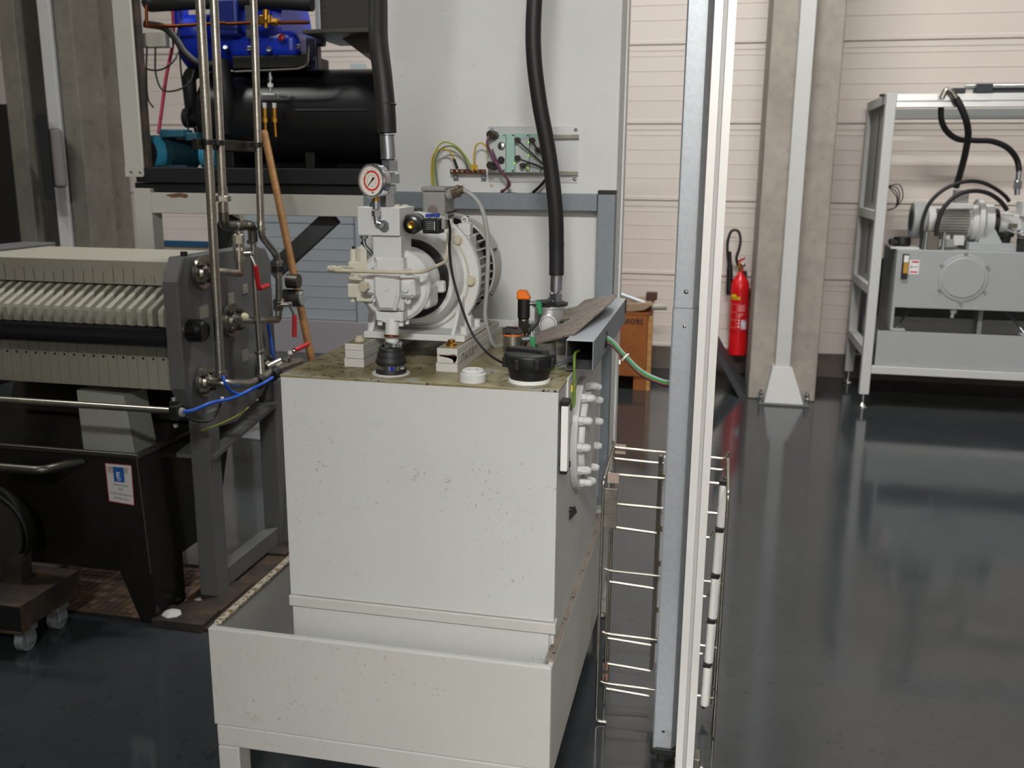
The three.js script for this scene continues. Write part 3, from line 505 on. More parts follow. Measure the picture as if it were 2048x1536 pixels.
{ // axial piston pump with valve blocks
  const t = thing('hydraulic_pump', 'white cast piston pump with square manifold block on top', 'pump');
  const z = -2.13; // rear of the port cover
  const c = (x, y) => [x, y];
  part('rear_body', [turned([[0, 0.0], [0.07, 0], [0.074, 0.01], [0.078, 0.06], [0.083, 0.09], [0.083, 0.105], [0, 0.105]], [AX, AY, z + 0.004], [0, 0, -1], 48), cb(AX + 0.06, AY - 0.03, -2.175, 0.05, 0.06, 0.08, 0.012), cb(AX + 0.086, AY - 0.012, -2.215, 0.03, 0.03, 0.022, 0.006), cb(AX - 0.07, AY - 0.01, -2.2, 0.04, 0.05, 0.03, 0.008)], M.cast, t);
  const shape = [[-0.035, 0.042], [0.033, 0.042], [0.036, 0.03], [0.066, 0.022], [0.068, -0.02], [0.062, -0.028], [0.036, -0.03], [0.033, -0.058], [-0.032, -0.058], [-0.036, -0.026], [-0.066, -0.022], [-0.068, 0.02], [-0.05, 0.034]];
  part('port_cover', [plate(shape, 0.05, [AX, AY, -2.135], [1, 0, 0], [0, 1, 0], 0.009), plate([[-0.034, 0.028], [0.03, 0.028], [0.03, -0.02], [0.02, -0.056], [-0.022, -0.056], [-0.034, -0.02]], 0.022, [AX, AY, -2.091], [1, 0, 0], [0, 1, 0], 0.0085), plate(ring(0.088, 40), 0.03, [AX, AY - 0.002, -2.152], [1, 0, 0], [0, 1, 0], 0.008), plate([[-0.034, 0.066], [0.034, 0.066], [0.036, 0.02], [-0.036, 0.02]], 0.05, [AX, AY, -2.14], [1, 0, 0], [0, 1, 0], 0.006)], M.cast, t);
  part('right_lobe', [plate([[0.03, 0.02], [0.066, 0.02], [0.068, -0.018], [0.058, -0.026], [0.032, -0.024]], 0.052, [AX, AY, -2.125], [1, 0, 0], [0, 1, 0], 0.008)], M.cast, t);
  part('hub_plug', turned([[0, 0.002], [0.009, 0.002], [0.0095, 0], [0, 0]], [AX - 0.002, AY, -2.069], [0, 0, 1], 24), M.cast, t);
  part('port_plug', [turned([[0, 0.003], [0.003, 0.003], [0.003, 0.005], [0.0075, 0.005], [0.009, 0.003], [0.009, 0], [0, 0]], [AX + 0.046, AY - 0.003, -2.073], [0, 0, 1], 24)], M.cast, t);
  part('hex_plug', [hex([AX - 0.056, AY - 0.002, -2.088], [-0.25, 0, 1], 0.013, 0.015), turned([[0, 0], [0.014, 0], [0.014, 0.002], [0, 0.002]], [AX - 0.056, AY - 0.002, -2.09], [-0.25, 0, 1], 20)], M.castTan, t);
  for (const [x, y] of [[-0.038, 0.039], [0.046, 0.036], [-0.037, -0.03], [0.046, -0.033]]) part('cap_screw', socket([AX + x, AY + y, -2.098], [0, 0, 1], 0.0075, 0.01), M.cast, t);
  part('suction_flange', [plate([[-0.034, 0], [0.034, 0], [0.034, -0.02], [0.031, -0.024], [0.02, -0.022], [0, -0.032], [-0.02, -0.024], [-0.031, -0.023], [-0.034, -0.018]], 0.05, [AX, AY - 0.06, -2.135], [1, 0, 0], [0, 1, 0], 0.003)], M.cast, t);
  for (const [x, zz] of [[-0.026, -2.095], [0.026, -2.095], [0.03, -2.125]]) part('cap_screw', rod([AX + x, AY - 0.085, zz], [AX + x, AY - 0.094, zz], 0.0065), M.cast, t);
  part('suction_pipe', [rod([AX + 0.004, AY - 0.14, -2.09], [AX + 0.003, AY - 0.08, -2.1], 0.0165, 0.0165, 28), rod([AX + 0.006, AY - 0.165, -2.08], [AX + 0.004, AY - 0.139, -2.09], 0.0165, 0.0165, 28)], M.cast, t);
  // spacer and manifold block on top
  part('spacer', bx(AX - 0.041, AX + 0.029, AY + 0.064, AY + 0.118, -2.175, -2.098, 0.002), M.white, t);
  const m = part('manifold', bx(-0.822, -0.719, 1.45, 1.515, -2.2, -2.09, 0.002), M.white, t, 'square manifold block');
  for (const [x, zz] of [[-0.735, -2.12], [-0.735, -2.18], [-0.76, -2.19]]) part('cap_screw', turned([[0, 0], [0.008, 0], [0.008, 0.004], [0, 0.004]], [x, 1.515, zz], [0, 1, 0], 16), M.castTan, m);
  // solenoid on the right of the manifold
  const s = part('solenoid_valve', [rod([-0.715, 1.478, -2.14], [-0.7, 1.478, -2.135], 0.02), rod([-0.704, 1.478, -2.17], [-0.694, 1.476, -2.105], 0.0225, 0.0215, 28)], M.black, t, 'black solenoid with brass nut');
  part('retaining_nut', [turned([[0, 0.0], [0.019, 0], [0.019, 0.006], [0.013, 0.008], [0, 0.008]], [-0.694, 1.476, -2.105], [0.15, 0, 1], 28)], M.blackGloss, s);
  part('brass_knob', [turned([[0, 0], [0.0085, 0], [0.0085, 0.006], [0.0075, 0.0075], [0.002, 0.006], [0, 0.006]], [-0.693, 1.476, -2.097], [0.15, 0, 1], 24)], M.brass, s);
  part('steel_band', turned([[0.0228, 0], [0.0232, 0.004], [0.0228, 0.008]], [-0.6965, 1.4765, -2.13], [0.15, -0.03, 1], 28), M.zinc, s);
  part('connector', [bx(-0.675, -0.633, 1.455, 1.49, -2.165, -2.12, 0.004)], M.black, s);
  print('type_plate', sheet([-0.668, 1.46, -2.1195], [-0.637, 1.46, -2.1195], [-0.637, 1.487, -2.1195], [-0.668, 1.487, -2.1195]), new THREE.MeshStandardMaterial({ roughness: 0.4, map: canvas(128, 112, (x, w, h) => { x.fillStyle = '#17181a'; x.fillRect(0, 0, w, h); x.fillStyle = '#8a8c90'; for (let i = 0; i < 6; i++) for (let j = 0; j < 5; j++) x.fillRect(14 + i * 12, 12 + j * 18, 7, 8 + (i * j) % 4); x.fillStyle = '#b9babd'; x.fillRect(92, 14, 10, 84); }) }), s);
  part('blue_clip', [bx(-0.67, -0.656, 1.492, 1.5, -2.16, -2.13, 0.001), bx(-0.648, -0.64, 1.492, 1.502, -2.15, -2.13, 0.001)], mat(0x24409a, 0.5), s);
  part('plug_end', [bx(-0.632, -0.622, 1.465, 1.49, -2.16, -2.13, 0.003), rod([-0.626, 1.488, -2.15], [-0.624, 1.5, -2.15], 0.003)], M.greyPlastic, s);
  // control valves on the left
  const v = part('control_valve', [bx(-0.862, -0.812, 1.332, 1.385, -2.16, -2.12, 0.004), bx(-0.863, -0.82, 1.298, 1.333, -2.16, -2.115, 0.004), bx(-0.84, -0.8, 1.29, 1.31, -2.15, -2.11, 0.004)], M.cream, t, 'stacked control valves');
  part('spool_housing', [rod([-0.852, 1.38, -2.135], [-0.852, 1.41, -2.135], 0.0085), rod([-0.852, 1.41, -2.135], [-0.852, 1.414, -2.135], 0.007)], M.cream, v);
  part('spool_housing', [hex([-0.829, 1.38, -2.135], [0, 1, 0], 0.0145, 0.036), rod([-0.829, 1.418, -2.135], [-0.829, 1.424, -2.135], 0.006)], M.cream, v);
  part('adjusting_screw', rod([-0.852, 1.413, -2.135], [-0.852, 1.42, -2.135], 0.0036), M.black, v); part('adjusting_screw', rod([-0.829, 1.423, -2.135], [-0.829, 1.432, -2.135], 0.0036), M.black, v);
  for (const [x, y] of [[-0.852, 1.358], [-0.828, 1.355]]) part('plug', smooth([[0, 0.005], [0.006, 0.004], [0.0085, 0]], [x, y, -2.12], [0, 0, 1], 18), M.cream, v);
  for (const x of [-0.855, -0.828]) part('cap_screw', rod([x, 1.297, -2.13], [x, 1.287, -2.13], 0.006), M.cream, v);
  // thin steering pipe across the front
  const P = [[-0.8712, 1.368, -2.07], [-0.8282, 1.37, -2.05], [-0.7169, 1.371, -2.045], [-0.6547, 1.372, -2.06], [-0.6394, 1.384, -2.2], [-0.6396, 1.446, -2.22], [-0.6445, 1.48, -2.26]];
  part('pilot_pipe', pipe([P[0], P[2], P[3], P[4], P[5], P[6]], 0.0042, 0.02, 12), M.castTan, t, 'thin cream pilot pipe');
  part('pilot_fitting', [rod([-0.8971, 1.37, -2.09], [-0.8561, 1.37, -2.07], 0.007), hex([-0.8874, 1.37, -2.085], [1, 0, 0.3], 0.0085, 0.01), hex([-0.8669, 1.37, -2.075], [1, 0, 0.3], 0.009, 0.008), rod([-0.852, 1.366, -2.12], [-0.858, 1.374, -2.075], 0.006)], M.castTan, t);
  part('side_pipe', [pipe([[-0.8238, 1.441, -2.13], [-0.8219, 1.422, -2.13], [-0.8078, 1.407, -2.135], [-0.8025, 1.388, -2.14]], 0.005, 0.02), hex([-0.8224, 1.446, -2.13], [0, -1, 0], 0.009, 0.006)], M.zinc, t);
}
{ // rubber suction boot
  const t = thing('suction_boot', 'black stepped rubber boot with hose clamps between pump and tank lid', 'boot'); const P = [-0.742, KT + 0.003, -2.075];
  part('rubber', smooth([[0.036, 0], [0.036, 0.008], [0.0335, 0.01], [0.0335, 0.022], [0.037, 0.025], [0.035, 0.034], [0.031, 0.036], [0.033, 0.04], [0.0305, 0.049], [0.027, 0.051], [0.029, 0.055], [0.0275, 0.061], [0.022, 0.064], [0.02, 0.064]], P, [0, 1, 0], 36), M.rubber, t);
  part('clamp', [turned([[0.0335, 0.01], [0.0352, 0.011], [0.0352, 0.02], [0.0335, 0.021]], P, [0, 1, 0], 36), hex([P[0] + 0.03, P[1] + 0.016, P[2] + 0.018], [1, 0, -0.3], 0.0045, 0.008), cb(P[0] + 0.022, P[1] + 0.0155, P[2] + 0.029, 0.012, 0.009, 0.006, 0.001)], M.chrome, t);
  part('clamp_tag', cb(P[0] + 0.014, P[1] + 0.0155, P[2] + 0.0335, 0.009, 0.01, 0.003, 0.001), mat(0x1d2f9a, 0.4), t, 'blue clamp tag');
  part('clamp', [turned([[0.02, 0.065], [0.0222, 0.066], [0.0222, 0.074], [0.02, 0.075]], P, [0.12, 1, 0], 30), hex([P[0] + 0.021, P[1] + 0.072, P[2] + 0.008], [1, 0.2, -0.2], 0.0045, 0.007)], M.chrome, t);
  part('rust_ring', turned([[0.0168, 0], [0.0176, 0.001], [0.0176, 0.004], [0.0168, 0.005]], [P[0] + 0.001, P[1] + 0.084, P[2] - 0.005], [0, 1, -0.2], 28), M.copper, t);
}
{ // pressure gauge
  const t = thing('pressure_gauge', 'round pressure gauge with red ring dial in front of the manifold', 'gauge');
  const P = V([-0.7746, 1.575, -2.065]), n = new THREE.Vector3(-0.32, 0.02, 1).normalize(), R = 0.0385;
  part('case', turned([[0, -0.026], [R - 0.004, -0.026], [R - 0.001, -0.022], [R, -0.004], [R, 0.002], [R - 0.002, 0.005], [R - 0.005, 0.005], [R - 0.0065, 0.001]], P, n, 48), M.chrome, t);
  const dial = canvas(512, 512, (c, w) => { c.fillStyle = '#dcd6cd'; c.fillRect(0, 0, w, w); c.translate(256, 256); c.strokeStyle = '#cf2f2c'; c.lineWidth = 34; c.beginPath(); c.arc(0, 0, 164, 0, 7); c.stroke(); c.strokeStyle = '#9aa06a'; c.beginPath(); c.arc(0, 0, 164, -2.65, -2.25); c.stroke();
    c.fillStyle = '#2a2522'; c.font = '30px sans-serif'; c.textAlign = 'center'; c.textBaseline = 'middle'; for (let i = 0; i <= 10; i++) { const a = 2.36 + i * 0.471; c.save(); c.rotate(a); c.fillRect(196, -3, 22, 6); c.restore(); } c.fillStyle = '#a04a40'; for (let i = 0; i < 9; i++) { const a = 2.5 + i * 0.53; c.fillRect(Math.cos(a) * 98 - 12, Math.sin(a) * 98 - 6, 24, 10); } c.fillStyle = '#2a2522'; c.fillRect(0, 88, 20, 12); c.fillRect(-16, 204, 22, 12); c.fillRect(14, 194, 26, 28);
    c.rotate(2.3); c.beginPath(); c.moveTo(158, -4); c.lineTo(158, 4); c.lineTo(10, 14); c.lineTo(-60, 24); c.lineTo(-78, 10); c.lineTo(-78, -10); c.lineTo(-60, -24); c.lineTo(10, -14); c.fill(); });
  const d = new THREE.CircleGeometry(R - 0.006, 48).applyQuaternion(new THREE.Quaternion().setFromUnitVectors(new THREE.Vector3(0, 0, 1), n)).translate(...P.clone().add(n.clone().multiplyScalar(0.0012)).toArray());
  print('dial', d, new THREE.MeshStandardMaterial({ map: dial, roughness: 0.35 }), t, 'dial with red ring and black needle');
  const B = P.clone().add(new THREE.Vector3(0.004, -0.033, -0.012));
  part('stem', rod(B, [B.x, B.y - 0.014, B.z], 0.007), M.brass, t);
  part('coupling', [rod([B.x, B.y - 0.013, B.z], [B.x, B.y - 0.03, B.z], 0.0085), hex([B.x, B.y - 0.047, B.z], [0, 1, 0], 0.0105, 0.014), rod([B.x, B.y - 0.031, B.z], [B.x, B.y - 0.034, B.z], 0.0095)], M.zinc, t);
  part('elbow', [rod([B.x, B.y - 0.046, B.z], [B.x + 0.001, B.y - 0.064, B.z], 0.0068), rod([B.x, B.y - 0.06, B.z], [B.x + 0.016, B.y - 0.067, B.z - 0.004], 0.0072), hex([B.x + 0.009, B.y - 0.064, B.z - 0.001], [1, -0.4, -0.4], 0.0095, 0.008), hex([B.x + 0.016, B.y - 0.068, -2.092], [0, 0, 1], 0.012, 0.012)], M.zinc, t);
  part('measuring_hose', hose([[B.x - 0.004, B.y + 0.004, -2.11], [B.x - 0.024, B.y - 0.022, -2.12], [B.x - 0.037, B.y - 0.05, -2.13], [B.x - 0.034, B.y - 0.075, -2.14], [B.x - 0.022, B.y - 0.09, -2.15]], 0.0058, 24, 10), M.steelDark, t, 'braided measuring hose');
}
{ // pressure hose rising from the manifold
  const t = thing('hydraulic_hose', 'thick black hydraulic hose rising from the manifold block behind the gauge', 'hose', 'thick hydraulic hoses of the unit');
  const z = -2.135;
  part('hose', hose([[-0.763, 1.683, -2.14], [-0.7644, 1.729, -2.14], [-0.7746, 1.812, -2.15], [-0.7897, 1.891, -2.17], [-0.7999, 1.972, -2.2], [-0.815, 2.1, -2.24], [-0.8, 2.35, -2.3], [-0.77, 2.65, -2.4]], 0.0225, 60, 18), M.rubber, t);
  part('ferrule', [turned([[0.0225, 0], [0.0165, 0], [0.0165, 0.052], [0.0175, 0.054], [0.0175, 0.056]], [-0.7619, 1.624, -2.14], [-0.01, 1, 0], 26).map((g) => g), rod([-0.7606, 1.627, -2.14], [-0.7632, 1.676, -2.14], 0.0172)], M.zinc, t);
  part('swivel_nut', [hex([-0.7576, 1.597, -2.14], [0, 1, 0], 0.0205, 0.024, 0.3), rod([-0.7573, 1.611, -2.14], [-0.7605, 1.633, -2.14], 0.012)], M.zinc, t);
  part('adapter', [hex([-0.7533, 1.569, -2.14], [0, 1, 0], 0.0205, 0.022, 0.3), hex([-0.7599, 1.546, -2.14], [0, 1, 0], 0.0175, 0.018, 0.2), hex([-0.7644, 1.514, -2.14], [0, 1, 0], 0.0185, 0.033, 0.1)], M.zinc, t);
  part('tie_ring', turned([[0.0226, 0], [0.0238, 0.001], [0.0238, 0.004], [0.0226, 0.005]], [-0.7651, 1.746, -2.143], [0.08, 1, 0], 24), M.black, t);
}
{ // return filter with its hose
  const t = thing('return_filter', 'aluminium return filter with black lobed lid on the tank', 'filter'); const P = [-0.466, KT, -2.665];
  part('bowl', turned([[0, 0], [0.062, 0], [0.062, 0.006], [0.05, 0.01], [0.044, 0.02], [0.042, 0.085], [0.047, 0.088], [0.047, 0.095], [0, 0.095]], P, [0, 1, 0], 40), M.aluBright, t);
  part('side_port', [turned([[0, 0.02], [0.02, 0.02], [0.022, 0.017], [0.026, 0.017], [0.026, 0], [0, 0]], [P[0] + 0.004, P[1] + 0.045, P[2] + 0.035], [0.1, 0.05, 1], 32)], M.aluBright, t);
  part('lid', [turned([[0, 0], [0.05, 0], [0.05, 0.006], [0.044, 0.01], [0, 0.012]], [P[0], P[1] + 0.095, P[2]], [0, 1, 0], 40), ...ring(0.05, 10, 0.2).map(([x, y]) => rod([P[0] + x, P[1] + 0.095, P[2] + y], [P[0] + x, P[1] + 0.102, P[2] + y], 0.0055, 0.005, 10))], M.black, t);
  part('bleed_screw', [hex([P[0] - 0.05, P[1] + 0.028, P[2] + 0.015], [0, 1, 0], 0.008, 0.012), rod([P[0] - 0.05, P[1], P[2] + 0.015], [P[0] - 0.05, P[1] + 0.03, P[2] + 0.015], 0.005)], M.zinc, t);
  const h = thing('hydraulic_hose', 'thick black hydraulic hose rising from the return filter past the module panel', 'hose', 'thick hydraulic hoses of the unit');
  part('hose', hose([[-0.4458, 1.309, -2.66], [-0.4471, 1.381, -2.66], [-0.4504, 1.493, -2.65], [-0.4697, 1.643, -2.64], [-0.4982, 1.789, -2.63], [-0.5152, 1.919, -2.63], [-0.5161, 2.048, -2.64], [-0.5, 2.3, -2.68], [-0.46, 2.7, -2.76]], 0.0212, 60, 18), M.rubber, h);
  part('ferrule', [rod([-0.4464, 1.265, -2.66], [-0.4458, 1.312, -2.66], 0.0172)], M.zinc, h);
  part('swivel_nut', [hex([-0.4473, 1.232, -2.66], [0, 1, 0], 0.02, 0.026, 0.25), rod([-0.4476, 1.252, -2.66], [-0.4465, 1.269, -2.66], 0.014)], M.zinc, h);
  part('adapter', rod([P[0] + 0.005, P[1] + 0.1, P[2]], [-0.4474, 1.237, -2.66], 0.018), M.zinc, h);
  part('tie_ring', [turned([[0.0213, 0], [0.0226, 0.001], [0.0226, 0.004], [0.0213, 0.005]], [-0.4474, 1.395, -2.66], [0, 1, 0], 24), cb(...[-0.4612, 1.397, -2.64], 0.006, 0.005, 0.006, 0.001)], M.black, h);
}
{ // sensors on the lid
  const t = thing('pressure_sensor', 'slim black pressure sensor with orange head on the tank lid', 'sensor'); const P = [-0.518, KT, -2.55];
  part('stem', [rod(P, [P[0], KT + 0.04, P[2]], 0.007), rod([P[0], KT, P[2]], [P[0], KT + 0.012, P[2]], 0.012)], mat(0x5a4038, 0.5, 0.4), t);
  part('hex_adapter', [hex([P[0], KT + 0.03, P[2]], [0, 1, 0], 0.0165, 0.036, 0.2), rod([P[0], KT + 0.064, P[2]], [P[0], KT + 0.072, P[2]], 0.013)], M.steelDark, t);
  part('body', turned([[0, 0], [0.0155, 0], [0.0172, 0.004], [0.0172, 0.055], [0, 0.055]], [P[0], KT + 0.07, P[2]], [0, 1, 0], 28), M.black, t);
  part('head', plate([[-0.0175, 0], [0.0172, 0], [0.0172, 0.006], [0.006, 0.024], [-0.015, 0.024], [-0.0175, 0.02]], 0.033, [P[0], KT + 0.125, P[2] - 0.0165], [1, 0, 0], [0, 1, 0], 0.003), M.orange, t, 'orange head');
  part('plug', [rod([P[0] + 0.017, KT + 0.113, P[2]], [P[0] + 0.036, KT + 0.113, P[2]], 0.006), hex([P[0] + 0.027, KT + 0.113, P[2]], [1, 0, 0], 0.0075, 0.01)], M.zinc, t);
  part('plug_housing', plate([[-0.002, 0.008], [0.012, 0.008], [0.014, 0], [0.017, -0.026], [0.007, -0.03], [0.001, -0.008], [-0.002, -0.006]], 0.012, [P[0] + 0.036, KT + 0.112, P[2] - 0.006], [1, 0, 0], [0, 1, 0], 0.002), M.green, t, 'green cable plug');
  part('cable', hose([[P[0] + 0.047, KT + 0.083, P[2]], [P[0] + 0.042, KT + 0.06, P[2] + 0.01], [P[0] + 0.022, KT + 0.035, P[2] + 0.03], [P[0] + 0.016, KT + 0.004, P[2] + 0.06]], 0.0028, 24, 8), M.black, t);
}
{
  const t = thing('level_sensor', 'squat steel level sensor with slanted black head on the tank lid', 'sensor'); const P = [-0.522, KT, -2.43];
  part('body', [turned([[0, 0], [0.027, 0], [0.0268, 0.043], [0, 0.043]], P, [0, 1, 0], 32)], M.steel, t);
  part('ring', turned([[0.0268, 0.043], [0.0274, 0.0435], [0.0274, 0.0465], [0.026, 0.047]], P, [0, 1, 0], 32), M.orange, t, 'orange ring');
  part('head', [hexa([[P[0] - 0.026, KT + 0.046, P[2] + 0.018], [P[0] + 0.026, KT + 0.046, P[2] + 0.018], [P[0] + 0.026, KT + 0.046, P[2] - 0.018], [P[0] - 0.026, KT + 0.046, P[2] - 0.018], [P[0] - 0.026, KT + 0.062, P[2] + 0.016], [P[0] + 0.02, KT + 0.05, P[2] + 0.016], [P[0] + 0.014, KT + 0.063, P[2] - 0.016], [P[0] - 0.02, KT + 0.064, P[2] - 0.016]]), turned([[0, 0.047], [0.026, 0.047], [0.025, 0.051], [0, 0.052]], P, [0, 1, 0], 32)], M.black, t);
  part('display', cb(P[0] + 0.004, KT + 0.064, P[2] - 0.008, 0.012, 0.002, 0.012, 0.0005), mat(0x8a3a5a, 0.3), t);
  part('plug', [rod([P[0] + 0.026, KT + 0.033, P[2]], [P[0] + 0.05, KT + 0.033, P[2]], 0.006), hex([P[0] + 0.036, KT + 0.033, P[2]], [1, 0, 0], 0.0075, 0.01)], M.zinc, t);
  part('plug_housing', plate([[-0.002, 0.008], [0.012, 0.008], [0.014, 0], [0.017, -0.026], [0.007, -0.03], [0.001, -0.008], [-0.002, -0.006]], 0.012, [P[0] + 0.048, KT + 0.032, P[2] - 0.006], [1, 0, 0], [0, 1, 0], 0.002), M.green, t, 'green cable plug');
  part('earth_lead', [hose([[P[0] + 0.04, KT + 0.012, P[2] + 0.02], [P[0] + 0.052, KT + 0.014, P[2] + 0.03], [P[0] + 0.066, KT + 0.002, P[2] + 0.05]], 0.0022, 16, 8)], M.yellow, t); part('lug', [rod([P[0] + 0.026, KT + 0.013, P[2] + 0.015], [P[0] + 0.04, KT + 0.013, P[2] + 0.02], 0.0045)], mat(0x24409a, 0.4), t);
}
{ // square cable duct over the tank edge
  const t = thing('cable_duct', 'open square steel duct lying over the right edge of the tank lid', 'duct');
  const x0 = -0.341, x1 = -0.274, y0 = 1.133, y1 = 1.207, z0 = -2.98, z1 = -2.19, w = 0.003;
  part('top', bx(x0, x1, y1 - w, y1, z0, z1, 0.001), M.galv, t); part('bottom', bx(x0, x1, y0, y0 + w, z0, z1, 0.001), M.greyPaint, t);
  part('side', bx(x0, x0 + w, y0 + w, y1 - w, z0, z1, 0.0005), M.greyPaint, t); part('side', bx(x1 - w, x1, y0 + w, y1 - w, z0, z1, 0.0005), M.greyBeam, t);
  part('inner_end', bx(x0 + w, x1 - w, y0 + w, y1 - w, -2.6, -2.59, 0), M.black, t);
  part('rear_cap', bx(x1 - 0.0005, x1 + 0.002, y0 + 0.03, y1, z0, -2.95, 0.0005), M.black, t);
  part('grommet', [plate(ring(0.016, 20).map(([a, b]) => [a, b * 1.5]), 0.004, [x1, 1.168, -2.44], [0, 0, -1], [0, 1, 0])], M.black, t);
  const wires = [[0.004, 0.006, M.green], [0.001, 0.003, M.yellow], [-0.002, -0.002, M.cableGrey], [-0.006, 0.0, M.cableViolet], [-0.009, -0.006, M.black], [0.008, -0.004, M.cableGrey], [-0.003, -0.009, M.cableViolet]];
  const c = thing('cable_bundle', 'bundle of coloured cables hanging from the square duct to the trunking', 'cable bundle');
  wires.forEach(([a, b, m]) => part('cable', hose([[x1 - 0.01, 1.17 + a, -2.44], [x1 + 0.012, 1.162 + a, -2.44 + b], [x1 + 0.05, 1.128 + a * 0.8, -2.43 + b * 0.7], [x1 + 0.1, 1.086 + a * 0.8, -2.42 + b * 0.5], [x1 + 0.15, 1.07 + a * 0.7, -2.4 + b * 0.4], [-0.105, 1.07 + a * 0.7, -2.385 + b * 0.3], [-0.085, 1.075 + a * 0.6, -2.375]], 0.0034, 40, 8), m, c));
  part('cable_tie', [turned([[0.0125, 0], [0.0135, 0.001], [0.0135, 0.004], [0.0125, 0.005]], [x1 + 0.052, 1.126, -2.43], [1, -0.9, 0.2], 20), cb(x1 + 0.04, 1.112, -2.425, 0.006, 0.012, 0.004, 0.001)], M.whitePlastic, c);
  const e = thing('earth_lead', 'green and yellow earth lead hanging from the open duct end', 'cable');
  part('sheath', hose([[-0.318, 1.17, -2.25], [-0.318, 1.172, -2.18], [-0.316, 1.15, -2.165], [-0.314, 1.1, -2.16], [-0.315, 1.055, -2.16], [-0.319, 1.048, -2.16], [-0.322, 1.06, -2.16], [-0.322, 1.085, -2.165]], 0.0034, 40, 8), mat(0x63802a, 0.5), e);
  part('lug', [rod([-0.322, 1.085, -2.165], [-0.321, 1.1, -2.17], 0.0045), bx(-0.325, -0.3215, 1.1, 1.12, -2.175, -2.165, 0.001)], M.yellow, e); part('screw', hex([-0.3225, 1.115, -2.17], [0.3, 0, 1], 0.006, 0.005), M.zinc, e);
}
{ // loose forked plate lying over lid and duct
  const pts = [[-0.446, -2.353], [-0.331, -2.246], [-0.276, -2.636], [-0.28, -2.741], [-0.396, -2.922], [-0.407, -2.826], [-0.515, -2.955], [-0.508, -2.743], [-0.387, -2.58], [-0.399, -2.539], [-0.483, -2.553]];
  const s = new THREE.Vector3(1, 0.438, 0).normalize(), f = new THREE.Vector3(0, 0.03, -1).normalize(), o = new THREE.Vector3(-0.35, 1.2105, -2.6);
  // in-plane coordinates
  const q = pts.map(([x, z]) => [(x - o.x) / s.x, -(z - o.z)]);
  single('forked_plate', plate(q, 0.006, o, s, f, 0.001), M.dusty, 'dusty brown forked steel plate lying across lid and duct', 'plate');
}
{ // loose leads around the motor
  const t = thing('motor_cable', 'grey motor cable arching from the terminal box down to the lid', 'cable');
  part('sheath', hose([[-0.6733, 1.552, -2.42], [-0.6463, 1.545, -2.42], [-0.6153, 1.518, -2.42], [-0.5978, 1.474, -2.42], [-0.5895, 1.396, -2.42], [-0.5934, 1.29, -2.42], [-0.5974, 1.223, -2.42], [-0.5883, 1.159, -2.44], [-0.5789, 1.132, -2.46], [-0.56, 1.13, -2.5]], 0.0062, 60, 12), M.cableGrey, t);
  const k = thing('solenoid_lead', 'thin black lead running from the solenoid to the filler cap', 'cable');
  part('sheath', hose([[-0.6192, 1.485, -2.15], [-0.6186, 1.462, -2.16], [-0.6288, 1.413, -2.19], [-0.6245, 1.352, -2.2], [-0.6034, 1.279, -2.2], [-0.5745, 1.209, -2.2], [-0.5379, 1.169, -2.19], [-0.4983, 1.153, -2.16], [-0.45, 1.145, -2.13]], 0.0032, 60, 8), M.black, k);
  const a = thing('duct_lead', 'dark grey leads running from the lid into the open square duct', 'cable');
  part('sheath', [hose([[-0.4, 1.142, -2.16], [-0.37, 1.15, -2.18], [-0.345, 1.158, -2.188], [-0.325, 1.158, -2.24]], 0.0045, 20, 8), hose([[-0.4, 1.134, -2.15], [-0.37, 1.142, -2.175], [-0.345, 1.152, -2.186], [-0.325, 1.15, -2.24]], 0.0045, 20, 8)], mat(0x4a4c4d, 0.5), a);
  const b = thing('earth_lead', 'green earth lead lying on the tank lid behind the filler cap', 'cable');
  part('sheath', hose([[-0.43, 1.13, -2.2], [-0.4, 1.131, -2.16], [-0.375, 1.134, -2.17], [-0.352, 1.15, -2.185], [-0.33, 1.15, -2.22]], 0.0034, 24, 8), mat(0x5f8a34, 0.5), b);
}

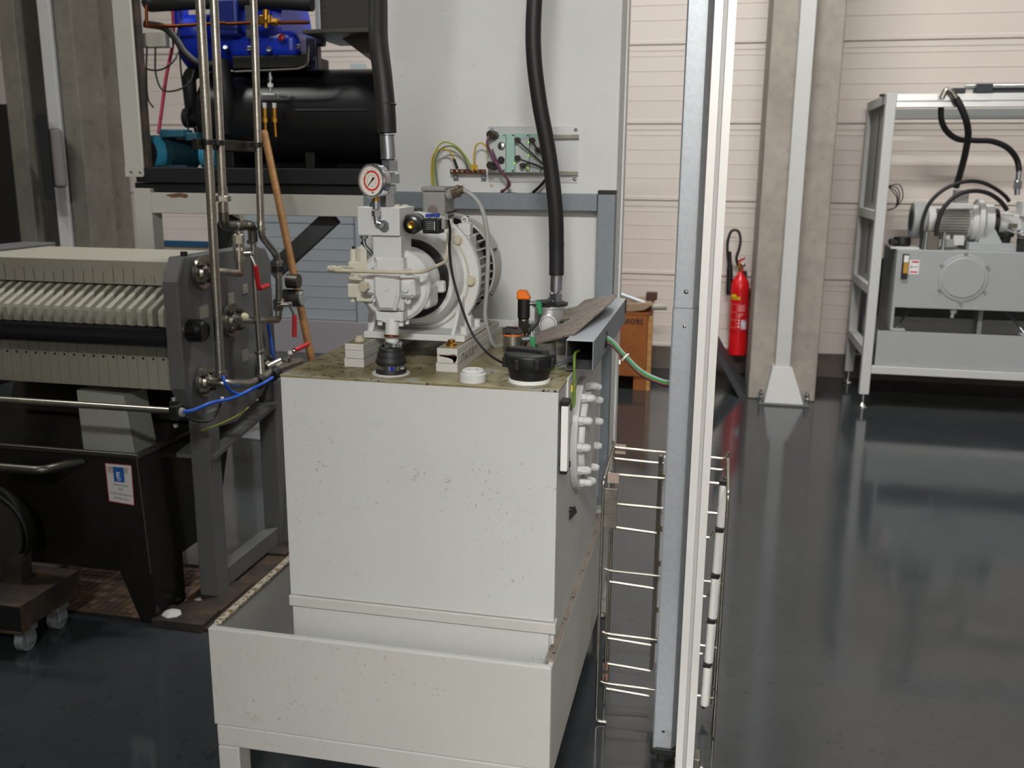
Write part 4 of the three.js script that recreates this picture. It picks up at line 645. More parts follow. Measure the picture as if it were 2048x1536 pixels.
// ---------------------------------------------------------------- control cabinet behind the unit
{
  const t = thing('control_cabinet', 'tall white control cabinet wall behind the hydraulic unit', 'cabinet');
  const cz = -3.0, x0 = [-1.081, 1.819, -3][0], x1 = [-0.317, 1.665, -3][0];
  part('front_sheet', bx(x0, x1, 0.95, 2.9, cz - 0.03, cz, 0.003), M.cabinet, t);
  part('lower_sheet', bx(x0, x1 - 0.0, 0.51, 0.945, cz - 0.03, cz, 0.003), M.cabinet, t);
  part('side_sheet', bx(x1 - 0.006, x1, 0.51, 2.9, cz - 0.2, cz - 0.03, 0.002), M.cabinet, t);
  part('side_sheet', bx(x0, x0 + 0.006, 0.51, 2.9, cz - 0.2, cz - 0.03, 0.002), M.cabinet, t);
  part('edge_strip', bx(x1, x1 + 0.006, 0.51, 2.9, cz - 0.2, cz - 0.14, 0.001), M.cabinet, t);
  part('rear_sheet', bx(x0, x1, 0.51, 2.9, cz - 0.21, cz - 0.2, 0.002), M.cabinet, t);
  // steel rails bolted to the front
  const r = thing('tube_stand', 'grey galvanised square tube frame fixed to the cabinet front', 'frame');
  const bt = [-0.6812, 1.531, -2.955], bb = [-0.6809, 1.478, -2.955];
  part('cross_tube', bx(x0 - 0.06, -0.372, bb[1], bt[1], cz + 0.002, cz + 0.045, 0.003), M.greyBeam, r);
  part('post', bx(-0.37, -0.315, 0.51, bt[1] + 0.0, cz + 0.002, cz + 0.05, 0.003), M.greyBeam, r);
  part('post_cap', bx(-0.37, -0.315, bt[1], bt[1] + 0.012, cz + 0.002, cz + 0.05, 0.002), M.black, r);
  part('foot', [bx(-0.39, -0.3135, 0.505, 0.517, cz + 0.002, cz + 0.1, 0.002), bolt([-0.35, 0.517, cz + 0.08], [0, 1, 0], 0.009, 0.01)], M.whiteOld, r);
  for (const px of [[-0.6635, 1.534, -2.97][0], [-0.5633, 1.534, -2.97][0]]) part('cable_slot', bx(px - 0.026, px + 0.026, bt[1] - 0.001, bt[1] + 0.001, cz + 0.01, cz + 0.035, 0), M.black, r);
  // module station
  const s = thing('module_station', 'row of grey green input output modules on a steel plate', 'module', null);
  const L = [-0.7289, 1.737, -2.995][0], R = [-0.4383, 1.737, -2.995][0], Tp = [-0.5821, 1.737, -2.995][1], Bt = [-0.5798, 1.564, -2.995][1];
  part('back_plate', bx(L, R, Bt, Tp, cz, cz + 0.003, 0.0005), M.aluBright, s);
  part('rail', [bx(L, R, Tp - 0.04, Tp - 0.026, cz + 0.003, cz + 0.016, 0.002), bx(L, R, Tp - 0.033, Tp - 0.0315, cz + 0.016, cz + 0.018, 0)], M.steel, s);
  part('rail', [bx(L, R, Bt + 0.022, Bt + 0.036, cz + 0.003, cz + 0.016, 0.002), bx(L, R, Bt + 0.029, Bt + 0.0305, cz + 0.016, cz + 0.018, 0)], M.steel, s);
  for (const [x, y] of [[L + 0.011, Tp - 0.012], [R - 0.012, Tp - 0.012], [R - 0.012, Bt + 0.011]]) part('screw', smooth([[0, 0.004], [0.004, 0.003], [0.006, 0]], [x, y, cz + 0.003], [0, 0, 1], 16), M.chrome, s);
  const y0 = [-0.6526, 1.594, -2.97][1], y1 = [-0.6535, 1.713, -2.97][1], X = [[-0.7226, 1.663, -2.97][0], [-0.6644, 1.663, -2.97][0], [-0.6354, 1.663, -2.97][0], [-0.589, 1.663, -2.97][0], [-0.5461, 1.664, -2.97][0]];
  const gm = mat(0x9fc4bc, 0.5), gl = mat(0xb9c2be, 0.5);
  [gl, gm, gl, gl].forEach((m, i) => { const o = part('module', bx(X[i] + 0.0006, X[i + 1] - 0.0006, y0, y1, cz + 0.01, cz + 0.04, 0.002), m, s);
    part('header', bx(X[i] + 0.001, X[i + 1] - 0.001, y1 - 0.014, y1 - 0.001, cz + 0.04, cz + 0.041, 0), gm, o);
    for (const yy of [y0 + 0.006, y1 - 0.005]) part('screw', smooth([[0, 0.003], [0.003, 0.002], [0.004, 0]], [X[i + 1] - 0.006, yy, cz + 0.04], [0, 0, 1], 12), M.chrome, o); });
  const con = (px, m = M.zinc, r1 = 0.0075) => [rod([px[0], px[1], cz + 0.04], [px[0] - 0.002, px[1], cz + 0.062], r1), hex([px[0], px[1], cz + 0.045], [0, 0, 1], r1 * 1.15, 0.008)];
  const C = [[-0.6235, 1.693, -2.95], [-0.5775, 1.692, -2.95], [-0.623, 1.639, -2.95], [-0.6068, 1.616, -2.95], [-0.5582, 1.663, -2.95]];
  C.forEach((p) => part('round_connector', con(p), mat(0x4c463e, 0.4, 0.6), s));
  part('blank_cap', smooth([[0, 0.005], [0.009, 0.004], [0.0125, 0.001], [0.0125, 0]], [[-0.6783, 1.675, -2.96][0], [-0.6783, 1.675, -2.96][1], cz + 0.04], [0, 0, 1], 24), M.chrome, s);
  part('blank_cap', hex([[-0.6781, 1.632, -2.96][0], [-0.6781, 1.632, -2.96][1], cz + 0.04], [0, 0, 1], 0.0115, 0.006), M.black, s);
  for (const p of [[-0.705, 1.707, -2.93], [-0.7047, 1.614, -2.93]]) part('power_connector', [rod([p[0] + 0.008, p[1], cz + 0.04], [p[0] - 0.004, p[1] + 0.002, cz + 0.075], 0.0115), hex([p[0] + 0.006, p[1], cz + 0.046], [-0.3, 0.1, 1], 0.0135, 0.01)], mat(0x4c463e, 0.4, 0.6), s);
  const led = mat(0x2a4a14, 0.4, 0, { emissive: 0x9aff2a, emissiveIntensity: 0.5 });
  for (const p of [[-0.5921, 1.687, -2.96], [-0.5916, 1.647, -2.96], [-0.6361, 1.623, -2.96], [-0.5928, 1.609, -2.96]]) part('status_light', cb(p[0], p[1], cz + 0.0405, 0.003, 0.004, 0.001, 0), led, s);
  part('sunk_screw', smooth([[0, 0.002], [0.005, 0.001], [0.006, 0]], [[-0.719, 1.553, -2.99][0], [-0.719, 1.553, -2.99][1], cz], [0, 0, 1], 16), M.castTan, s);
  // leads of the modules
  const lead = (lab, m, r1, ...p) => { const c = thing('module_cable', lab, 'cable', 'leads of the module station'); part('sheath', hose(p, r1, 36, 8), m, c); return c; };
  lead('violet bus cable bent from the upper power plug', M.cableViolet, 0.0038, [C[0][0] - 0.087, [-0.7114, 1.704, -2.93][1], cz + 0.072], [-0.7153, 1.685, -2.92], [-0.7053, 1.655, -2.925], [-0.6855, 1.617, -2.93], [-0.6619, 1.583, -2.94], [-0.6479, 1.559, -2.95], [-0.6608, 1.546, -2.965], [-0.6826, 1.535, -2.975]);
  lead('thin violet bus cable beside the thicker one', M.cableViolet, 0.003, [-0.7017, 1.665, -2.93], [-0.69, 1.635, -2.935], [-0.6733, 1.599, -2.94], [-0.6555, 1.565, -2.955], [-0.6641, 1.543, -2.965], [-0.6804, 1.533, -2.98]);
  lead('dark sensor lead plugged into the upper module socket', mat(0x2a2428, 0.5), 0.0026, [-0.6176, 1.69, -2.93], [-0.6027, 1.675, -2.935], [-0.5798, 1.655, -2.94], [-0.5552, 1.633, -2.945], [-0.5369, 1.615, -2.95]);
  lead('dark sensor lead plugged into the outer module socket', mat(0x2a2428, 0.5), 0.0026, [-0.5736, 1.688, -2.93], [-0.5601, 1.667, -2.935], [-0.546, 1.648, -2.945], [-0.5309, 1.63, -2.95]);
  lead('dark sensor lead plugged into the lower module socket', mat(0x2a2428, 0.5), 0.0026, [-0.6108, 1.634, -2.93], [-0.5911, 1.627, -2.935], [-0.5635, 1.618, -2.94], [-0.5368, 1.606, -2.95]);
  lead('short dark lead from the lowest module socket', mat(0x2a2428, 0.5), 0.0026, [-0.6027, 1.616, -2.93], [-0.5879, 1.622, -2.935], [-0.5613, 1.616, -2.945], [-0.5336, 1.601, -2.95]);
  lead('black lead dropping into the slot of the grey tube', M.black, 0.0045, [-0.5288, 1.585, -2.96], [-0.5452, 1.563, -2.965], [-0.5619, 1.547, -2.97], [-0.5797, 1.533, -2.98]);
  // earth bar
  const e = thing('earth_bar', 'brown copper earth bar with screws on steel brackets', 'terminal bar');
  const e0 = [-0.8505, 1.591, -2.98], e1 = [-0.7331, 1.601, -2.98];
  part('bar', bx(e0[0], e1[0], e0[1] - 0.002, e1[1] + 0.002, cz + 0.02, cz + 0.027, 0.001), M.copper, e);
  for (const px of [[-0.8372, 1.585, -2.98][0], [-0.7446, 1.586, -2.98][0]]) part('bracket', [bx(px - 0.009, px + 0.009, e0[1] - 0.025, e0[1], cz, cz + 0.003, 0.0005), bx(px - 0.009, px + 0.009, e0[1] - 0.004, e0[1], cz, cz + 0.022, 0.0005), smooth([[0, 0.004], [0.0035, 0.003], [0.0055, 0]], [px, e0[1] - 0.015, cz + 0.003], [0, 0, 1], 14)], M.zinc, e);
  const n = 7; for (let i = 0; i < n; i++) part('screw', smooth([[0, 0.004], [0.003, 0.003], [0.0048, 0]], [e0[0] + 0.007 + i * (e1[0] - e0[0] - 0.014) / (n - 1), (e0[1] + e1[1]) / 2, cz + 0.027], [0, 0, 1], 14), M.chrome, e);
  const wire = (lab, m, ...p) => { const c = thing('earth_wire', lab, 'cable', 'earth wires at the earth bar'); part('sheath', hose(p, 0.0026, 44, 8), m, c); };
  const gy = mat(0x9aa83c, 0.5), yy = mat(0xc9a62a, 0.5);
  wire('green yellow earth wire looping highest to the earth bar', gy, [-0.894, 1.53, -2.95], [-0.8999, 1.6, -2.95], [-0.8926, 1.654, -2.95], [-0.8676, 1.685, -2.95], [-0.8348, 1.681, -2.95], [-0.8036, 1.655, -2.955], [-0.7837, 1.624, -2.96], [-0.7752, 1.604, -2.965]);
  wire('green earth wire looping under the highest one', mat(0x6a7a40, 0.5), [-0.8793, 1.53, -2.94], [-0.887, 1.592, -2.94], [-0.8865, 1.639, -2.94], [-0.8648, 1.668, -2.94], [-0.8334, 1.673, -2.945], [-0.8052, 1.65, -2.955], [-0.7903, 1.619, -2.96], [-0.7884, 1.604, -2.965]);
  wire('yellow earth wire ending in a black sleeve', yy, [-0.8959, 1.53, -2.94], [-0.9017, 1.608, -2.94], [-0.893, 1.649, -2.94], [-0.8698, 1.665, -2.94], [-0.8464, 1.659, -2.95], [-0.833, 1.635, -2.96], [-0.823, 1.607, -2.965]);
  wire('short yellow earth wire arching to the modules', yy, [-0.767, 1.604, -2.965], [-0.7673, 1.647, -2.96], [-0.7579, 1.678, -2.955], [-0.7433, 1.684, -2.955], [-0.7283, 1.675, -2.96], [-0.7242, 1.657, -2.97], [-0.7262, 1.617, -2.985]);
  part('lug', [rod([-0.7752, 1.617, -2.965], [-0.776, 1.599, -2.968], 0.0042), rod([-0.7621, 1.617, -2.965], [-0.7612, 1.6, -2.968], 0.0042)], M.yellow, e); part('lug', rod([-0.79, 1.615, -2.965], [-0.7892, 1.599, -2.968], 0.0036), mat(0x24307a, 0.5), e); part('sleeve', rod([-0.833, 1.635, -2.96], [-0.823, 1.605, -2.965], 0.004), M.black, e);
}

// ---------------------------------------------------------------- filter press on the left
{
  const t = thing('filter_press', 'filter press with a pack of cream plates and grey end plate', 'filter press');
  const f = 0.0407, x1 = -1.838;
  // one filter plate with its hooked handle, repeated along the pack
  const slab = finish(bx(-f + 0.0008, -0.0004, 0.81, 0.995, -3.42, -2.987, 0.0015)), recess = finish(bx(-f + 0.002, -0.0016, 0.995, 1.189, -3.42, -3.075, 0.0015)), recessMat = mat(0x6f6454, 0.9);  // recessed upper block coloured brown, darkening the gaps between handles
  const hook = finish(plate([[0.09, 1.188], [0, 1.188], [-0.139, 1.127], [-0.144, 1.116], [-0.144, 1.072], [-0.134, 1.066], [-0.112, 1.066], [-0.107, 1.088], [-0.08, 1.124], [0, 1.16], [0.09, 1.16]], 0.0185, [-0.012, 0, -2.987], [0, 0, -1], [0, 1, 0], 0.0015));
  const hole = finish(rod([-0.014, 0.924, -2.99], [-0.014, 0.924, -2.9856], 0.0045, 0.0045, 12));
  for (let k = 0; k < 21; k++) { const o = new THREE.Mesh(slab, M.ppPlate); o.name = 'filter_plate'; o.position.x = x1 - k * f; o.castShadow = o.receiveShadow = true; t.add(o);
    const h = new THREE.Mesh(hook, M.ppPlate); h.name = 'handle'; h.castShadow = h.receiveShadow = true; o.add(h); const q = new THREE.Mesh(hole, M.black); q.name = 'drain_hole'; o.add(q); const c = new THREE.Mesh(recess, recessMat); c.name = 'dark_recess'; c.castShadow = c.receiveShadow = true; o.add(c); }
  part('cover', [bx(-2.72, -1.837, 1.192, 1.278, -3.44, -2.98, 0.003)], M.ppPlate, t, 'cream cover over the plate pack');
  for (let k = 0; k < 20; k++) part('marker_line', bx(-1.9 - k * f - 0.0009, -1.9 - k * f + 0.0009, 1.196, 1.22 + 0.04 * rnd(), -2.9799, -2.9793, 0), mat(0x55503f, 0.8), t);
  part('side_rail', [rod([-3.2, 1.022, -2.9], [-1.84, 1.022, -2.9], 0.037, 0.037, 28), bx(-3.2, -1.84, 0.985, 1.022, -2.96, -2.9, 0.003)], mat(0x17191f, 0.35), t, 'dark side rail');
  part('side_rail', rod([-3.2, 1.022, -3.47], [-1.84, 1.022, -3.47], 0.036), mat(0x17191f, 0.35), t);
  part('moving_head', bx(-2.88, -2.73, 0.76, 1.29, -3.5, -2.95, 0.006), M.greyPaint, t, 'dark grey moving head');
  part('shade_flap', hexa([[-2.9, 0.6, -3.32], [-1.93, 0.6, -3.32], [-1.93, 0.6, -3.33], [-2.9, 0.6, -3.33], [-2.9, 0.81, -3.42], [-1.85, 0.81, -3.42], [-1.85, 0.81, -3.43], [-2.9, 0.81, -3.43]]), mat(0x26241f, 0.5, 0.4), t, 'dark flap added for the black shade under the pack');  // dark sheet added where the gap under the pack lies in shade
  // end plate: outline in depth (measured from the front edge) and height
  const o = [[0, 0.85], [0, 1.222], [0.05, 1.303], [0.57, 1.303], [0.65, 1.287], [0.69, 1.24], [0.7, 0.83], [0.64, 0.76], [0.56, 0.7], [0.34, 0.645], [0.2, 0.66], [0.1, 0.72], [0.04, 0.78]];
  part('end_plate', plate(o.map(([d, y]) => [d, y]), 0.058, [-1.778, 0, -2.86], [0, 0, -1], [0, 1, 0], 0.004).translate(-0.058, 0, 0), M.greyPaint, t, 'thick grey end plate');
  for (const z of [-2.97, -3.5]) {
    part('leg', bx(-1.842, -1.764, 0.02, 0.74, z - 0.08, z, 0.006), M.greyPaint, t);
    part('foot_plate', bx(-1.87, -1.7, 0.012, 0.024, z - 0.14, z + 0.1, 0.002), M.rust, t, 'rust stained foot plate');
  }
  for (const z of [-2.86, -3.44]) part('leg', bx(-3.2, -3.12, 0.0, 1.06, z - 0.08, z, 0.006), M.greyPaint, t);
  part('stretcher', bx(-3.19, -3.13, 0.1, 0.16, -3.44, -2.94, 0.004), M.greyPaint, t);
  part('stretcher', bx(-1.83, -1.776, 0.024, 0.1, -3.5, -3.05, 0.004), M.greyPaint, t);
  part('base_plate', bx(-1.89, -1.66, 0.0, 0.012, -3.75, -2.75, 0.002), M.rust, t, 'dark rusty floor plate');
  // flanges on the end plate
  const fl = (y, z, r, lab) => { const g = part('flange', [turned([[0, 0.008], [r, 0.008], [r, 0.022], [r * 0.55, 0.022], [r * 0.45, 0.032], [0.017, 0.036], [0.017, 0.06], [0, 0.06]], [-1.778, y, z], [1, 0, 0], 36)], M.steel, t, lab);
    for (let k = 0; k < 4; k++) { const a = PI / 4 + k * PI / 2; part('bolt', [hex([-1.756, y + r * 0.74 * Math.sin(a), z + r * 0.74 * Math.cos(a)], [1, 0, 0], 0.011, 0.012), rod([-1.75, y + r * 0.74 * Math.sin(a), z + r * 0.74 * Math.cos(a)], [-1.736, y + r * 0.74 * Math.sin(a), z + r * 0.74 * Math.cos(a)], 0.0065)], M.steelDark, g); } return g; };
  const F = [[-1.755, 1.242, -2.999], [-1.755, 1.044, -3.185], [-1.755, 0.856, -2.972], [-1.755, 0.8265, -3.421]];
  fl(F[0][1], F[0][2], 0.056); fl(F[1][1], F[1][2], 0.062); fl(F[2][1], F[2][2], 0.056); fl(F[3][1], F[3][2], 0.05);
  const K = [-1.76, 1.052, -2.902];
  part('rod_end', [turned([[0, 0], [0.03, 0], [0.03, 0.02], [0, 0.02]], [-1.778, K[1], K[2]], [1, 0, 0], 28)], M.steel, t);
  part('rubber_cap', turned([[0, 0.07], [0.03, 0.07], [0.036, 0.064], [0.04, 0.05], [0.04, 0.012], [0, 0.012]], [-1.778, K[1], K[2]], [1, 0, 0], 32), M.blackGloss, t, 'black rubber cap');
  for (const [p, w, h] of [[[-1.778, 1.099, -3.018], 0.06, 0.045], [[-1.778, 1.123, -3.21], 0.05, 0.04], [[-1.778, 1.145, -3.326], 0.04, 0.035], [[-1.778, 0.8881, -3.296], 0.045, 0.045]]) part('label_plate', cb(-1.777, p[1], p[2], 0.003, h, w, 0.0005), mat(0x85827c, 0.5), t);
  part('lifting_bolt', [rod([-1.8, 1.303, -2.95], [-1.8, 1.318, -2.95], 0.012)], M.black, t);
  part('drip_channel', [hexa([[-1.92, 0.56, -2.98], [-1.75, 0.56, -2.98], [-1.75, 0.64, -3.5], [-1.92, 0.64, -3.5], [-1.92, 0.575, -2.98], [-1.75, 0.575, -2.98], [-1.75, 0.655, -3.5], [-1.92, 0.655, -3.5]])], M.greyPaint, t);
}
{ // pipework of the press
  const x = -1.69;
  const p1 = thing('stainless_pipe', 'longest stainless pipe running down to the lowest press flange', 'pipe', 'stainless pipes of the filter press');
  part('pipe', pipe([[-1.69, 2.42, -2.976], [-1.69, 2.134, -2.968], [-1.69, 0.8913, -2.951]], 0.0158, 0.05, 20), M.steel, p1);
  part('collar', rod([-1.69, 0.9026, -2.949], [-1.69, 0.8843, -2.95], 0.024), M.steel, p1);
  const p2 = thing('stainless_pipe', 'stainless pipe ending in a union above the press elbow', 'pipe', 'stainless pipes of the filter press');
  part('pipe', pipe([[-1.68, 2.438, -3.05], [-1.68, 2.145, -3.04], [-1.68, 1.496, -3.022], [-1.68, 1.438, -3.022]], 0.0142, 0.05, 20), M.steel, p2);
  part('union', [hex([-1.68, 1.488, -3.021], [0, 1, 0], 0.027, 0.018), rod([-1.68, 1.54, -3.024], [-1.68, 1.51, -3.024], 0.0165), rod([-1.68, 1.483, -3.02], [-1.68, 1.452, -3.02], 0.0175)], M.steel, p2);
  part('elbow', pipe([[-1.68, 1.452, -3.02], [-1.68, 1.404, -3.021], [-1.69, 1.396, -3.172], [-1.69, 1.398, -3.237], [-1.69, 1.344, -3.243]], 0.0175, 0.045, 16), M.steelDark, p2);
  for (const q of [[[-1.685, 1.4, -3.093], [-1.685, 1.399, -3.108]], [[-1.69, 1.399, -3.187], [-1.69, 1.398, -3.199]]]) part('weld_seam', rod(q[0], q[1], 0.0182), M.chrome, p2);
  part('drop_pipe', pipe([[-1.69, 1.344, -3.243], [-1.69, 1.097, -3.243], [-1.69, 0.9147, -3.251]], 0.012, 0.03, 16), M.steel, p2);
  part('collar', [rod([-1.69, 1.339, -3.234], [-1.69, 1.334, -3.236], 0.021), rod([-1.69, 0.923, -3.248], [-1.69, 0.9127, -3.251], 0.02)], M.steel, p2);
  part('tee', [hex([-1.69, 1.335, -3.135], [0, 1, 0], 0.021, 0.032), rod([-1.69, 1.38, -3.14], [-1.69, 1.365, -3.139], 0.015), rod([-1.69, 1.335, -3.135], [-1.69, 1.306, -3.136], 0.018), rod([-1.69, 1.307, -3.134], [-1.69, 1.269, -3.131], 0.0165), rod([-1.69, 1.269, -3.131], [-1.69, 1.24, -3.132], 0.013)], M.steel, p2);
  part('branch', pipe([[-1.69, 1.244, -3.132], [-1.69, 1.227, -3.134], [-1.7, 1.247, -3.008], [-1.72, 1.249, -2.949]], 0.0135, 0.02, 14), M.steel, p2);
  const p3 = thing('stainless_pipe', 'stainless pipe with a slanted offset leading to the middle press flange', 'pipe', 'stainless pipes of the filter press');
  part('pipe', pipe([[-1.66, 2.493, -3.273], [-1.66, 2.185, -3.282], [-1.66, 1.392, -3.252], [-1.66, 1.353, -3.256], [-1.66, 1.271, -3.376], [-1.66, 1.178, -3.379], [-1.68, 1.032, -3.401], [-1.69, 1.014, -3.415], [-1.72, 1.048, -3.158]], 0.0135, 0.05, 20), M.steel, p3);
  for (const [a, b, r] of [[[-1.66, 1.387, -3.252], [-1.66, 1.377, -3.252], 0.019], [[-1.66, 1.253, -3.378], [-1.66, 1.244, -3.378], 0.019], [[-1.66, 1.414, -3.255], [-1.66, 1.392, -3.252], 0.015], [[-1.67, 1.098, -3.387], [-1.68, 1.06, -3.403], 0.018]]) part('collar', rod(a, b, r), M.steel, p3);
  part('rubber_sleeve', rod([-1.66, 1.232, -3.38], [-1.66, 1.209, -3.38], 0.026), M.black, p3);
  part('yellow_plug', smooth([[0, 0.01], [0.012, 0.007], [0.015, 0]], [-1.7, 1.064, -3.168], [0.6, 0.7, 0.3], 18), mat(0xc9c4a0, 0.6), p3);
  const p4 = thing('stainless_pipe', 'bowed stainless collector pipe between the lowest press flanges', 'pipe', 'stainless pipes of the filter press');
  part('pipe', pipe([[-1.74, 0.8555, -2.969], [-1.68, 0.8555, -2.96], [-1.67, 0.8185, -3.122], [-1.67, 0.8207, -3.209], [-1.67, 0.8298, -3.307], [-1.67, 0.8273, -3.439], [-1.67, 0.8208, -3.557]], 0.016, 0.05, 18), M.steel, p4);
  part('rubber_sleeve', rod([-1.665, 0.8153, -3.282], [-1.665, 0.8221, -3.326], 0.026), M.black, p4); part('rubber_sleeve', rod([-1.665, 0.8119, -3.171], [-1.665, 0.8164, -3.203], 0.026), M.black, p4);
  part('branch', rod([-1.69, 0.9127, -3.251], [-1.67, 0.8236, -3.214], 0.0135), M.steel, p4); part('branch', rod([-1.72, 0.8303, -3.36], [-1.69, 0.8474, -3.415], 0.014), M.steel, p4);
  // pipe clamp rail
  const c = thing('pipe_clamp_rail', 'black clamp rail holding the stainless pipes together', 'clamp');
  part('rail', bx(...[[-1.7, 1.68, -2.885][0] - 0.02, [-1.7, 1.68, -2.885][0] + 0.0, [-1.7, 1.679, -3.094][1] - 0.018, [-1.7, 1.679, -3.094][1] + 0.018], [-1.7, 1.69, -3.356][2], [-1.7, 1.681, -2.913][2], 0.003), mat(0x2a2620, 0.45, 0.4), c);
  for (const q of [[-1.69, 1.684, -2.963], [-1.68, 1.684, -3.014], [-1.66, 1.684, -3.257]]) part('clamp', [rod([q[0], q[1] - 0.008, q[2]], [q[0], q[1] + 0.008, q[2]], 0.021), bx(q[0] - 0.03, q[0], q[1] - 0.008, q[1] + 0.008, q[2] - 0.008, q[2] + 0.008, 0.001)], M.black, c);
  // ball valves
  const valve = (lab, body, axis, h0, h1, h2) => { const v = thing('ball_valve', lab, 'valve', 'red handled ball valves at the press'); part('body', [rod(body[0], body[1], 0.02), hex(body[0], V(body[1]).clone().sub(V(body[0])), 0.022, 0.012), rod(body[2], body[3], 0.009), hex(body[3], V(body[3]).clone().sub(V(body[2])), 0.011, 0.01)], M.steel, v);
    part('lever', pipe([body[3], h0, h1], 0.0052, 0.01, 8), M.chrome, v); part('grip', pipe([h0, h1, h2], 0.0095, 0.012, 10), M.redGrip, v, 'red plastic grip'); };
  valve('ball valve on the tee with a long red handle hanging down', [[-1.69, 1.321, -3.134], [-1.69, 1.28, -3.132], [-1.68, 1.298, -3.127], [-1.66, 1.297, -3.156]], 0, [-1.64, 1.254, -3.155], [-1.64, 1.169, -3.173], [-1.66, 1.166, -3.28]);
  valve('ball valve on the slanted pipe with a red handle hanging down', [[-1.67, 1.098, -3.387], [-1.68, 1.06, -3.403], [-1.66, 1.081, -3.386], [-1.63, 1.081, -3.394]], 0, [-1.62, 1.036, -3.418], [-1.62, 0.9868, -3.413], [-1.62, 0.9493, -3.409]);
  valve('ball valve behind the tank corner with a red handle pointing sideways', [[-1.69, 0.8281, -3.44], [-1.69, 0.8299, -3.505], [-1.68, 0.8353, -3.48], [-1.66, 0.8718, -3.446]], 0, [-1.64, 0.8882, -3.451], [-1.63, 0.8922, -3.477], [-1.62, 0.8993, -3.532]);
  // fittings in the rear corner
  const g = thing('drain_fitting', 'dark round pump head behind the press end plate', 'fitting');
  part('housing', [rod([-1.74, 1.08, -3.58], [-1.66, 1.08, -3.58], 0.036), rod([-1.72, 1.15, -3.58], [-1.67, 1.15, -3.58], 0.03)], M.steelDark, g); part('disc', rod([-1.66, 1.08, -3.58], [-1.655, 1.08, -3.58], 0.03), M.galv, g);
}
{ // sensor rod with cables
  const t = thing('support_rod', 'long steel rod with black clamp in front of the filter press', 'rod');
  part('rod', rod([-2.631, 0.8162, -2.7], [-1.72, 0.8172, -2.7], 0.0115), M.steel, t);
  const P = [-1.713, 0.8142, -2.7];
  part('clamp', [cb(P[0], P[1], P[2], 0.03, 0.05, 0.05, 0.004), cb(P[0] - 0.008, P[1] + 0.03, P[2], 0.02, 0.018, 0.03, 0.003)], M.black, t);
  for (const y of [-0.045, 0.045]) part('clamp_screw', hex([P[0] - 0.004, P[1] + y - 0.005, P[2] + 0.008], [0, 1, 0], 0.008, 0.01), M.zinc, t);
  part('end_nut', turned([[0.004, 0.012], [0.014, 0.01], [0.016, 0]], [P[0] + 0.015, P[1], P[2]], [1, 0, 0], 18), M.greyPlastic, t);
  const c = thing('blue_cable', 'blue cable drawn from the rod clamp to the lowest press pipe', 'cable', 'blue cables of the press');
  part('sheath', hose([[P[0] + 0.015, P[1], P[2]], [-1.656, 0.8229, -2.7], [-1.62, 0.8367, -2.75], [-1.64, 0.8136, -2.9], [-1.646, 0.8061, -3], [-1.633, 0.814, -3.05], [-1.598, 0.833, -3.1], [-1.592, 0.8415, -3.15]], 0.0062, 50, 10), M.cableBlue, c);
  part('marker', cb(...[-1.637, 0.8215, -2.86], 0.012, 0.022, 0.004, 0.001), M.whitePlastic, c);
  const d = thing('blue_cable', 'blue cable hanging from the longest stainless pipe', 'cable', 'blue cables of the press');
  part('sheath', hose([[-1.66, 0.8934, -2.914], [-1.65, 0.8722, -2.907], [-1.65, 0.8333, -2.945], [-1.65, 0.8062, -3.007], [-1.65, 0.799, -3.062]], 0.006, 24, 10), M.cableBlue, d);
  const e = thing('blue_cable', 'blue cable running down the edge of the press end plate', 'cable', 'blue cables of the press');
  part('sheath', hose([[-1.76, 0.9867, -3.466], [-1.76, 0.9395, -3.478], [-1.75, 0.8685, -3.473], [-1.75, 0.8037, -3.484]], 0.007, 24, 10), M.cableBlue, e);
  const k = thing('black_cable', 'thin black cable dangling below the rod clamp', 'cable');
  part('sheath', hose([[-1.704, 0.796, -2.72], [-1.689, 0.7755, -2.75], [-1.682, 0.7558, -2.8], [-1.673, 0.754, -2.85], [-1.663, 0.7883, -2.88], [-1.653, 0.8069, -2.88]], 0.004, 30, 8), M.black, k);
  const gy = thing('earth_lead', 'green yellow earth lead under the press end plate', 'cable');
  part('sheath', hose([[-1.74, 0.6994, -2.876], [-1.74, 0.6887, -3.013], [-1.74, 0.6886, -3.162], [-1.74, 0.6973, -3.231]], 0.0035, 24, 8), mat(0x7f8f2e, 0.5), gy);
}
